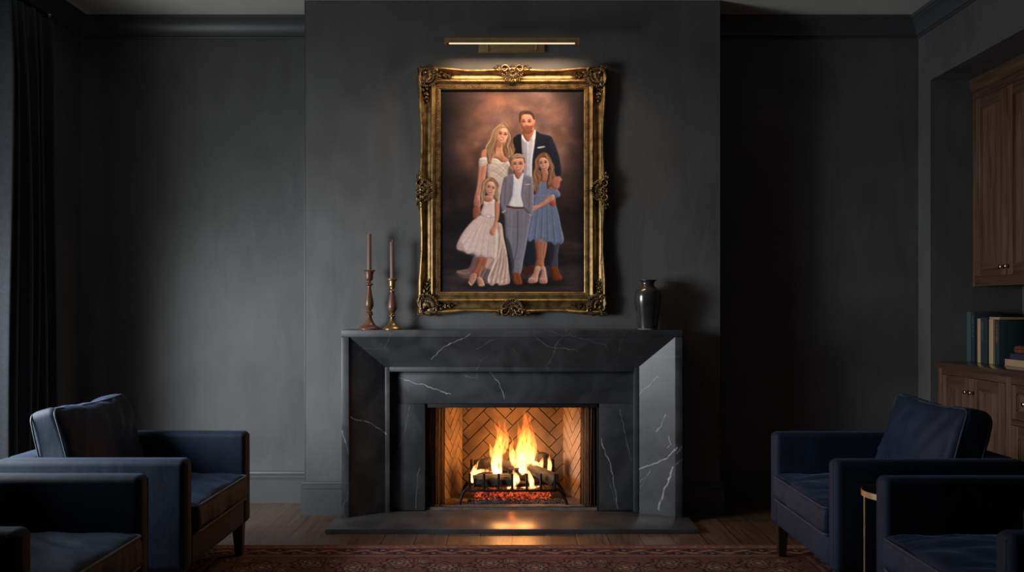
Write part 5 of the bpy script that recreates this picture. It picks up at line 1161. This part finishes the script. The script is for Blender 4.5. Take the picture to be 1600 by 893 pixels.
t = thing('vase', (XV, 5.15, MTZ), 'dark glazed ceramic vase with flared lip at the right end of the mantel', 'vase')
VP = [(.052, 0), (.0535, .004), (.0555, .012)]
bm = BM(); lathe(bm, [(.048, 0), (.0555, .001), (.0558, .007)], (XV, 5.15, MTZ), 56); ob('foot_ring', bm, M['ceramic_foot'], t)
bm = BM(); lathe(bm, smooth_prof([(.0555, .006), (.058, .03), (.064, .075), (.071, .12), (.0765, .16), (.0775, .185), (.0755, .205), (.070, .221), (.060, .234)], 5), (XV, 5.15, MTZ), 64); ob('body', bm, M['ceramic'], t, 60)
bm = BM(); lathe(bm, smooth_prof([(.060, .2335), (.052, .241), (.044, .247), (.039, .254)], 4), (XV, 5.15, MTZ), 64); ob('shoulder', bm, M['ceramic_shoulder'], t, 60)
bm = BM(); lathe(bm, smooth_prof([(.039, .2535), (.0375, .262), (.039, .271), (.045, .278), (.052, .281), (.0525, .2835), (.050, .285), (.044, .282), (.034, .27), (.033, .255)], 4), (XV, 5.15, MTZ), 64); ob('neck', bm, M['ceramic'], t, 60)

# ---------------------------------------------------------------- rug
RX, RY0, RY1 = 1.62, 1.9, 4.527
NXr = 640; xs = np.linspace(-RX, RX, NXr); ys = np.concatenate([np.linspace(RY1, 3.85, 125), np.linspace(3.84, RY0, 150)])
Xr, Yr = np.meshgrid(xs, ys); rs = np.random.RandomState(3)
def cn(sx, sy, seed):   # smooth value noise in metres
    r_ = np.random.RandomState(seed); g = r_.rand(256, 256); u = Xr*sx+60; v = Yr*sy+60; i = np.floor(u).astype(int); j = np.floor(v).astype(int); fu = u-i; fv = v-j; fu = fu*fu*(3-2*fu); fv = fv*fv*(3-2*fv)
    G = lambda a, b_: g[b_ % 256, a % 256]
    return (G(i, j)*(1-fu)+G(i+1, j)*fu)*(1-fv)+(G(i, j+1)*(1-fu)+G(i+1, j+1)*fu)*fv
d1, d2 = np.minimum(RY1-Yr, Yr-RY0), RX-np.abs(Xr)
D = np.minimum(d1, d2); Sx = np.where(d1 < d2, Xr, Yr-.2)
red, red2, navy, tan, pale = [np.array(s2l(c)) for c in ((118, 80, 72), (92, 58, 52), (30, 28, 36), (150, 124, 106), (128, 106, 94))]
colr = np.zeros((*Xr.shape, 3))+red
nz = cn(90, 90, 1); nz2 = cn(24, 24, 2); nz3 = cn(5, 5, 4)
def mixc(m_, c): 
    global colr
    colr = colr*(1-m_[..., None])+c*m_[..., None]
def sm(x, a, b_): u = np.clip((x-a)/(b_-a), 0, 1); return u*u*(3-2*u)
def band(a, b_): return sm(D, a-.002, a+.002)*(1-sm(D, b_-.002, b_+.002))
mixc(band(0, .006), red2); mixc(band(.03, .05)*(nz > .6), pale)
mixc(band(.070, .078), navy)
# narrow border: zig-zag vine with leaf pairs
b1 = band(.078, .178); mixc(b1*.8, red2)
P = .17; ph = (Sx % P)/P; dv = (D-.128)/.05
vine = np.abs(dv-.5*np.sin(2*PI*ph)) ; mixc(b1*(1-sm(vine, .08, .2))*.9, tan)
for c_, r_ in ((.25, 0), (.75, 0)):
    u = (ph-c_)*P; v = D-.128+(.026 if c_ == .25 else -.026); a = np.arctan2(v, u); rr = np.hypot(u, v*1.15)
    mixc(b1*(1-sm(rr, .026+.007*np.cos(5*a), .030+.007*np.cos(5*a))), navy); mixc(b1*(1-sm(rr, .010, .014)), pale)
for c_ in (0, .5):
    u = ((ph-c_+.5) % 1-.5)*P; v = D-.128+(-.02 if c_ else .02); mixc(b1*(1-sm(np.abs(u)*1.2+np.abs(v)*2.2, .030, .040)), navy)
mixc(band(.178, .184), navy); mixc(band(.184, .205), red); mixc(band(.205, .211), tan*.7); mixc(band(.211, .218), navy)
# main border: palmettes and rosettes
b2 = band(.218, .50); mixc(b2*.65, red2); P = .42; ph = (Sx % P)/P
vine = np.abs((D-.36)/.12-.7*np.sin(2*PI*ph)); mixc(b2*(1-sm(vine, .03, .09)), pale); mixc(b2*(sm(vine, .09, .1)*(1-sm(vine, .13, .16))), navy)
for c_, off, R0, lob in ((.25, -.035, .088, 8), (.75, .035, .088, 8), (0, .07, .05, 5), (.5, -.07, .05, 5)):
    u = ((ph-c_+.5) % 1-.5)*P; v = D-.36+off; a = np.arctan2(v, u); rr = np.hypot(u, v)
    for k, cc in ((1, navy), (.86, red), (.62, navy), (.50, pale), (.34, red2), (.16, tan)): mixc(b2*(1-sm(rr, R0*k*(1+.14*np.cos(lob*a))-.002, R0*k*(1+.14*np.cos(lob*a))+.002)), cc)
scr = np.abs(((nz2+.6*cn(50, 50, 7)) % .22)-.11); mixc(b2*(1-sm(scr, .012, .022))*.75*(nz3 > .35), navy)
mixc(band(.50, .508), navy); mixc(band(.508, .53), tan*.8); mixc(band(.53, .54), navy)
fld = sm(D, .54, .542); scr = np.abs(((cn(10, 10, 8)+.5*cn(22, 22, 9)) % .3)-.15); mixc(fld*(1-sm(scr, .02, .035)), navy); mixc(fld*(np.abs(scr-.10) < .012), tan)
colr *= (.72+.5*nz[..., None])*(.8+.35*nz3[..., None])
rm = attr_mat('rug_wool', .95, .1, .6)
rz = .0105+.0012*nz
g_ = bpy.data.meshes.new('x'); bpy.data.meshes.remove(g_)
NHr, NWr = Xr.shape
co = np.stack([Xr, Yr, rz], -1).astype(np.float32)
me = color_grid('pile', xs.astype(np.float32), ys.astype(np.float32), rz.astype(np.float32), colr.astype(np.float32), rm, False)
rug = thing('rug', (0, (RY0+RY1)/2, 0), 'worn red and navy oriental rug with floral borders in front of the hearth', 'rug')
me.transform(Matrix.Translation(-rug.location)); o = bpy.data.objects.new('pile', me); COL.objects.link(o); o.parent = rug
bm = BM(); box(bm, -RX, RX, RY0, RY1, 0.0005, .0100); ob('rug_edge', bm, pmat('rug_edge', s2l((112, 62, 56)), s2l((80, 42, 38)), 60, .95), rug)

# ---------------------------------------------------------------- armchairs
def cushion(W, D_, H, r=.03, crown=.02, n_=22, sag=0, seed=0, wr=.0):
    """puffed cushion centred at origin, x: depth D_, y: width W, z: height H; returns bmesh"""
    t = bmesh.new(); bmesh.ops.create_cube(t, size=2)
    bmesh.ops.subdivide_edges(t, edges=t.edges[:], cuts=n_, use_grid_fill=True)
    a, b_, c = D_/2, W/2, H/2
    for v in t.verts:
        p = v.co.copy()
        # concentrate vertices near the edges
        q = Vector([math.copysign(abs(k)**.75, k) for k in p])
        P_ = Vector((q.x*a, q.y*b_, q.z*c)); I = Vector((max(-a+r, min(a-r, P_.x)), max(-b_+r, min(b_-r, P_.y)), max(-c+r, min(c-r, P_.z))))
        dlt = P_-I
        if dlt.length > 1e-9:
            mx_ = max(abs(P_.x)/a, abs(P_.y)/b_, abs(P_.z)/c); P_ = I+dlt.normalized()*r*min(1, dlt.length/r if dlt.length < r*.99 else 1)
        u, w_ = P_.x/a, P_.y/b_
        f = max(0, (1-u*u))*max(0, (1-w_*w_)); s = 1 if P_.z > 0 else -1
        k = min(1, abs(P_.z)/c)
        P_.z += s*k*crown*(f**.6)
        P_.x += (1 if P_.x > 0 else -1)*.008*(abs(P_.x)/a)**3*(1-(P_.z/(c+crown))**2)
        if wr:
            P_.z += s*k*wr*f**.3*noise.noise(Vector((P_.x*5+seed, P_.y*14+P_.x*7, seed)))*1.1
            ex, ey = 1-abs(u), 1-abs(w_)      # gathers running in from the piping
            P_.z += s*k*wr*.55*math.exp(-ex/.22)*math.sin(P_.y*118+3*noise.noise(Vector((P_.y*9, seed, 0))))*noise.noise(Vector((P_.y*6, seed+4, 0)))*2*min(1, ex*9)
            P_.z += s*k*wr*.55*math.exp(-ey/.22)*math.sin(P_.x*118+3*noise.noise(Vector((P_.x*9, seed+2, 0))))*noise.noise(Vector((P_.x*6, seed+7, 0)))*2*min(1, ey*9)
            if abs(P_.x)/a > .9: P_.x += .0045*math.sin(P_.y*95+2.5*noise.noise(Vector((P_.y*7, P_.z*9, seed))))*noise.noise(Vector((P_.y*8, 1.7, seed)))*2*max(0, 1-(P_.z/c)**2)
            P_ += wr*.6*noise.noise_vector(Vector((P_.x*6, P_.y*9, P_.z*6+seed)))
        v.co = P_
    return t
def rrect(hx, hy, r, z, n_=6):
    pts = []
    for cx, cy, a0 in ((hx-r, hy-r, 0), (-hx+r, hy-r, 90), (-hx+r, -hy+r, 180), (hx-r, -hy+r, 270)):
        for i in range(n_+1): a = R(a0+90*i/n_); pts.append(Vector((cx+r*math.cos(a), cy+r*math.sin(a), z)))
    out = []
    for i in range(len(pts)):
        p, q = pts[i], pts[(i+1) % len(pts)]; m_ = max(1, int((q-p).length/.05))
        for k in range(m_): out.append(p+(q-p)*k/m_)
    return out
CW, CD, AZ, AT = .885, .755, .61, .092
def armchair():
    """faces +x, origin on the floor under the middle of the front edge"""
    t = thing('armchair', (0, 0, 0), '', 'armchair')
    hw = CW/2; zb = .165
    for s in (-1, 1):
        bm = BM(); a, b_ = sorted((s*hw, s*(hw-AT)))
        box(bm, -CD, 0, a, b_, zb, AZ, .027, 6); ob('arm', bm, M['velvet'], t, 60)
        bm = BM(); sd = s*hw-s*.004
        for yy in ((a+.026,) if s < 0 else (b_-.026,)): tube(bm, [(.0005, yy, zb+.02), (.0005, yy, AZ-.018), (-.016, yy, AZ-.0015), (-.10, yy, AZ-.0005), (-CD+.03, yy, AZ-.0005)], .0013, 6)
        ob('arm_seam', bm, M['piping'], t)
    bm = BM(); box(bm, -CD, -CD+.13, -hw+AT-.004, hw-AT+.004, zb, AZ-.001, .022, 4); ob('back_frame', bm, M['velvet'], t, 60)
    bm = BM(); box(bm, -CD+.06, -.004, -hw+AT-.003, hw-AT+.003, zb+.004, .293, .016, 3); ob('seat_base', bm, M['velvet'], t, 60)
    iw = CW-2*AT-.006
    sx0, sx1 = -CD+.125, .010; cx = (sx0+sx1)/2; hx = (sx1-sx0)/2
    bm = BM(); merge(bm, cushion(iw, sx1-sx0, .118, .030, .034, 46, 0, 3, .015), Matrix.Translation((cx, 0, .353))); sc = ob('seat_cushion', bm, M['velvet_cushion'], t, 80)
    for z in (.412-.006, .300):
        bm = BM(); tube(bm, rrect(hx+.001, iw/2-.002, .03, z), .0042, 8, True)
        for v in bm.verts: v.co.x += cx
        ob('piping', bm, M['piping'], sc)
    # loose back cushion, leaning
    H, Wc, T = .385, iw-.03, .135
    mt = Matrix.Translation((-.572, 0, .415+H/2-.018)) @ Matrix.Rotation(R(-14), 4, 'Y') @ Matrix.Rotation(R(90), 4, 'Y')
    c = cushion(Wc, H, T, .034, .034, 46, 0, 9, .016)
    for v in c.verts:      # pinched, slightly uneven corners
        u, w_ = v.co.x/(H/2), v.co.y/(Wc/2); v.co.x *= 1-.05*(1-w_*w_)*(u < 0)*0; v.co.x += -.012*w_*w_*(u < -.5)+.0; v.co.z *= 1-.25*max(0, abs(u)-.6)
    bm = BM(); merge(bm, c, mt); bc = ob('back_cushion', bm, M['velvet_cushion'], t, 80)
    for z in (-.054, .054):
        bm = BM(); pts = rrect(H/2-.001, Wc/2-.001, .035, z)
        pts = [Vector((p.x-.012*(p.y/(Wc/2))**2*(p.x < -H/4), p.y, p.z*(1-.12*(abs(p.x)/(H/2))**2))) for p in pts]
        tube(bm, pts, .0040, 8, True); bm.transform(mt); ob('piping', bm, M['piping'], bc)
    for x, y, z0 in ((-.045, hw-.05, .012), (-.045, -hw+.05, .012), (-CD+.05, hw-.05, 0), (-CD+.05, -hw+.05, 0)):
        bm = BM(); tb = bmesh.new(); bmesh.ops.create_cube(tb, size=1)
        for v in tb.verts:
            k = .026 if v.co.z > 0 else .017; v.co = Vector((x+v.co.x*2*k+(0 if v.co.z > 0 else (.004 if x > -.3 else -.02)), y+v.co.y*2*k, (zb+.003) if v.co.z > 0 else z0))
        bmesh.ops.bevel(tb, geom=tb.edges[:], offset=.002, segments=2, affect='EDGES'); merge(bm, tb); ob('leg', bm, M['leg_wood'], t)
    return t
ch = armchair()
spots = [((-1.280, 3.9495, 0), 0, 'navy velvet armchair at the left nearer the fireplace, its back cushion in view'),
         ((-1.312, 2.812, 0), 0, 'navy velvet armchair in the lower left corner, nearer the viewer and cut by the frame'),
         ((1.258, 3.9275, 0), PI, 'navy velvet armchair at the right nearer the fireplace, in front of the walnut cabinet'),
         ((1.300, 2.775, 0), PI, 'navy velvet armchair in the lower right corner, nearer the viewer than the brass table')]
for i, (loc, rz_, lab) in enumerate(spots):
    o = ch if i == 0 else copy_tree(ch)
    o.location = loc; o.rotation_euler = (0, 0, rz_); tag(o, lab, 'armchair', 'navy velvet armchairs facing each other')

# ---------------------------------------------------------------- side table
tx, ty = 1.447, 3.3515; tz = .522
t = thing('side_table', (tx, ty, .012), 'small round brass side table between the two right armchairs', 'table')
bm = BM(); lathe(bm, [(.120, tz-.004), (.131, tz-.022), (.1325, tz-.021), (.1325, tz), (.1305, tz+.001), (.1285, tz), (.1285, tz-.004), (.12, tz-.004)], (tx, ty, 0), 64); ob('rim', bm, M['brass'], t, 30)
bm = BM(); lathe(bm, [(.128, tz-.012), (.128, tz-.003), (0, tz-.003)], (tx, ty, 0), 64); ob('table_top', bm, pmat('smoked_glass', (.010, .010, .011), (.016, .016, .017), 5, .12), t, 30)
for k in range(4):
    a = R(180+90*k+12*0); bm = BM(); tube(bm, [(tx+.127*math.cos(a), ty+.127*math.sin(a), z) for z in (tz-.012, .2, .016)], .0045, 10); ob('leg', bm, M['brass'], t)
bm = BM(); tube(bm, [(tx+.127*math.cos(R(i*10)), ty+.127*math.sin(R(i*10)), .0185) for i in range(36)], .0055, 8, True); ob('base_ring', bm, M['brass'], t)

# ---------------------------------------------------------------- walnut joinery
def frame_door(x, y0, y1, z0, z1, parent, name='door', st=.062, knob=None, th=.020, xin=1):
    """shaker front facing -x, front face at x"""
    bm = BM(); b_ = .0012
    box(bm, x+.011, x+.020, y0+.001, y1-.001, z0+.001, z1-.001)
    d = ob(name, bm, M['walnut'], parent)
    for a, c in ((y0, y0+st), (y1-st, y1)): bm = BM(); box(bm, x, x+.011, a, c, z0, z1, b_); ob('stile', bm, M['walnut'], d)
    for a, c in ((z0, z0+st), (z1-st, z1)): bm = BM(); box(bm, x+.0005, x+.011, y0+st, y1-st, a, c, b_); ob('rail', bm, M['walnut_h'], d)
    bm = BM()
    for q in ((y0+st, z0+st, y0+st+.007, z1-st), (y1-st-.007, z0+st, y1-st, z1-st), (y0+st, z0+st, y1-st, z0+st+.007), (y0+st, z1-st-.007, y1-st, z1-st)): box(bm, x+.006, x+.012, q[0], q[2], q[1], q[3], .001)
    ob('inner_bead', bm, M['walnut'], d)
    if knob:
        bm = BM(); lathe(bm, [(.009, 0), (.009, .002), (.004, .004), (.004, .012), (.009, .017), (.0125, .022), (.0125, .027), (.008, .031), (0, .032)], (x, knob[0], knob[1]), 24, Matrix.Rotation(R(-90), 4, 'Y')); ob('knob', bm, M['knob'], d)
    return d
CX = 2.572; TOPZ = .887
low = thing('base_cabinet', (CX+.25, 4.4, 0), 'walnut base cabinet with panelled doors and a drawer, along the right wall', 'cabinet')
bm = BM(); box(bm, CX+.024, NX-.002, 3.36, NY1-.002, .09, TOPZ-.035); box(bm, CX+.07, NX-.01, 3.37, NY1-.01, .0, .09); ob('carcass', bm, M['walnut'], low)
bm = BM()
bays = [(NY1-.045, 4.672, 'd'), (4.618, 3.99, 'w'), (3.935, 3.42, 'd')]
edges_ = [NY1-.002]
for y1, y0, k in bays: edges_ += [y1, y0]
edges_ += [3.36]
for i in range(0, len(edges_), 2): bm = BM(); box(bm, CX+.001, CX+.025, edges_[i+1]+.001, edges_[i]-.001, .09, TOPZ-.036, .001); ob('face_stile', bm, M['walnut'], low)
for y1, y0, k in bays:
    for a, c in ((TOPZ-.070, TOPZ-.036), (.09, .13)): bm = BM(); box(bm, CX+.002, CX+.025, y0, y1, a, c, .001); ob('face_rail', bm, M['walnut_h'], low)
zt = TOPZ-.074
for y1, y0, k in bays:
    if k == 'd':
        ym = (y0+y1)/2; frame_door(CX, ym+.0015, y1-.002, .134, zt, low, knob=(ym+.028, .735)); frame_door(CX, y0+.002, ym-.0015, .134, zt, low, knob=(ym-.028, .735))
    else:
        frame_door(CX, y0+.002, y1-.002, zt-.175, zt, low, 'drawer', .045, knob=((y0+y1)/2+.165, zt-.0875)); 
        box_bm = BM(); box(box_bm, CX+.002, CX+.025, y0, y1, zt-.205, zt-.178, .001); ob('middle_rail', box_bm, M['walnut_h'], low)
        ym = (y0+y1)/2; frame_door(CX, ym+.0015, y1-.002, .134, zt-.208, low, knob=(ym+.028, .50)); frame_door(CX, y0+.002, ym-.0015, .134, zt-.208, low, knob=(ym-.028, .50))
bm = BM(); box(bm, 2.548, NX-.001, 3.34, NY1-.001, TOPZ-.034, TOPZ, .003)
tag(ob('counter_top', bm, M['walnut_top']), 'polished walnut counter top carrying the books, over the base cabinet', 'counter')
UX = 2.782; UB, UT = 1.337, 2.584
up = thing('wall_cabinet', (UX+.15, 4.4, UB), 'tall walnut wall cabinet with panelled doors above the counter', 'cabinet')
bm = BM(); box(bm, UX+.022, NX-.002, 3.36, NY1-.002, UB, UT-.001); ob('carcass', bm, M['walnut'], up)
bm = BM(); ue = [NY1-.002, NY1-.030, 4.70, 4.665, 4.0, 3.965, 3.40, 3.36]
for i in range(0, len(ue), 2): bm = BM(); box(bm, UX+.001, UX+.023, ue[i+1]+.001, ue[i]-.001, UB, UT-.06, .001); ob('face_stile', bm, M['walnut'], up)
for a, c in ((UB, UB+.055), (UT-.125, UT-.06)): bm = BM(); box(bm, UX+.002, UX+.022, 3.40, NY1-.03, a, c, .001); ob('face_rail', bm, M['walnut_h'], up)
bm = BM(); prism_path(bm, [(0, UT-.075), (.006, UT-.075), (.008, UT-.062), (.016, UT-.050), (.018, UT-.040), (.020, UT-.002), (0, UT-.002)], [((UX+.001, NY1-.002), (-1, 0)), ((UX+.001, 3.36), (-1, 0))]); ob('crown_moulding', bm, M['walnut_h'], up, 25)
for y1, y0 in ((NY1-.032, 4.70), (4.665, 4.0), (3.965, 3.40)):
    ym = (y0+y1)/2
    frame_door(UX, ym+.0015, y1, UB+.058, UT-.128, up, knob=(ym+.026, 1.442)); frame_door(UX, y0, ym-.0015, UB+.058, UT-.128, up, knob=(ym-.026, 1.442))

# ---------------------------------------------------------------- books
def book(x, y0, y1, z0, h, depth, cover, pages, label, cat='book', lean=0, bands=(), text=False, group='books standing on the counter', spine='cover'):
    """upright book; spine (or page edge) faces -x, thickness along y"""
    t = thing('book', (x+depth/2, (y0+y1)/2, z0), label, cat, group)
    w_ = y1-y0; tk = .0028
    bm = BM(); box(bm, x, x+depth, y0, y0+tk, z0, z0+h, .0006); box(bm, x, x+depth, y1-tk, y1, z0, z0+h, .0006)
    if spine == 'cover': box(bm, x-.0015, x+tk, y0, y1, z0, z0+h, .0009)
    ob('cover', bm, cover, t)
    bm = BM(); box(bm, x+(.004 if spine == 'cover' else .003), x+depth-.003, y0+tk, y1-tk, z0+.003, z0+h-.003); ob('pages', bm, pages, t)
    if text:
        bm = BM(); rr = random.Random(int(y0*1000)); z = z0+h*(.12 if text != 'short' else .42); ym = (y0+y1)/2
        z = z0+h*.50
        while z < z0+h*.92:
            l_ = rr.uniform(.004, .007)
            if rr.random() < .84:
                # stamped letter: stem and crossbars, read along the spine
                k = rr.choice((0, 1, 2)); hy = w_*.16
                box(bm, x-.0022, x-.0014, ym-hy, ym+hy, z, z+.0013)
                if k != 1: box(bm, x-.0022, x-.0014, ym+hy-.0012, ym+hy, z, z+l_*.75)
                if k != 0: box(bm, x-.0022, x-.0014, ym-hy, ym-hy+.0012, z, z+l_*.75)
                if k == 2: box(bm, x-.0022, x-.0014, ym-hy, ym+hy, z+l_*.75-.0012, z+l_*.75)
            z += l_+.002
        ob('title_lettering', bm, M['lettering'], t)
    for (a, b_, mm) in bands:
        bm = BM(); box(bm, x-.0021, x-.0010, y0+.001, y1-.001, z0+h*a, z0+h*b_); ob('spine_label', bm, mm, t)
    return t
M['lettering'] = pmat('stamped_lettering', (.30, .28, .24), (.42, .40, .36), 90, .5, .3)
def cloth(n, c): return pmat(n, c, tuple(v*1.35 for v in c), 200, .75, bump=.1)
pg = pmat('page_edges', (.36, .245, .14), (.47, .335, .20), 60, .9, stretch=(1, 14, 1))
B = TOPZ+.0005; SX = 2.748
M['navy_cloth'] = cloth('navy_book_cloth', (.018, .025, .040)); M['green_cloth'] = cloth('green_book_cloth', (.040, .075, .070)); M['teal_cloth'] = cloth('teal_book_cloth', (.013, .030, .037)); M['cream_cloth'] = cloth('cream_book_cloth', (.42, .30, .17)); M['brown_lab'] = cloth('brown_label', (.045, .032, .027)); M['black_cloth'] = cloth('black_book_cloth', (.012, .012, .013))
book(SX, 5.366, 5.413, B, .298, .17, M['green_cloth'], pg, 'tall faded green book, leftmost in the row on the counter')
book(SX, 5.320, 5.3645, B, .296, .17, M['navy_cloth'], pg, 'tall navy book with pale spine lettering, right beside the green book', text=True)
book(SX+.004, 5.254, 5.296, B, .258, .15, M['cream_cloth'], pg, 'cream-spined book standing between two navy books')
book(SX, 5.213, 5.2525, B, .265, .16, M['navy_cloth'], pg, 'navy book with pale spine lettering, right of the first cream book', text=True)
book(SX, 5.176, 5.2115, B, .265, .16, M['navy_cloth'], pg, 'plain dark navy book directly left of the second cream book')
book(SX+.002, 5.119, 5.163, B, .255, .15, M['cream_cloth'], pg, 'cream-spined book beside the teal book under the flat notebook')
book(SX, 5.050, 5.100, B, .255, .15, M['teal_cloth'], pg, 'teal book with a brown lettered band on its spine, rightmost in the row', text=True, bands=((.46, .98, M['brown_lab']),))
def flat_book(x, y0, y1, z0, th, depth, cover, pages, label, name='book', cat='book', group=None):
    t = thing(name, (x+depth/2, (y0+y1)/2, z0), label, cat, group); tk = .0022
    bm = BM(); box(bm, x, x+depth, y0, y1, z0, z0+tk, .0006); box(bm, x, x+depth, y0, y1, z0+th-tk, z0+th, .0006); box(bm, x+depth-tk, x+depth, y0, y1, z0, z0+th, .0008); ob('cover', bm, cover, t)
    bm = BM(); box(bm, x+.0025, x+depth-.003, y0+.003, y1-.003, z0+tk, z0+th-tk); ob('pages', bm, pages, t)
flat_book(SX, 5.052, 5.161, B+.2555, .013, .145, M['cream_cloth'], pg, 'thin pale notebook lying flat across the tops of the rightmost upright books', 'notebook', 'notebook')
flat_book(SX+.001, 4.745, 5.004, B, .036, .20, M['cream_cloth'], pg, 'thick tan book lying flat at the bottom of the small pile on the counter', group='books lying flat on the counter')
flat_book(SX+.017, 4.765, 4.985, B+.0365, .032, .18, M['navy_cloth'], M['navy_cloth'], 'grey-blue book lying flat on top of the tan book', group='books lying flat on the counter')
t_ = thing('pouch', (SX+.09, 4.87, B+.069), 'rounded rust-brown leather pouch lying on the grey-blue book', 'pouch')
bm = BM(); box(bm, SX+.026, SX+.15, 4.78, 4.966, B+.0690, B+.113, .019, 5); ob('body', bm, pmat('rust_leather', (.13, .040, .018), (.22, .075, .035), 14, .45, bump=.1), t_, 60)
bm = BM(); tube(bm, [(SX+.0255, 4.80, B+.094), (SX+.0255, 4.95, B+.094)], .0015, 6); ob('seam', bm, M['leg_wood'], t_)
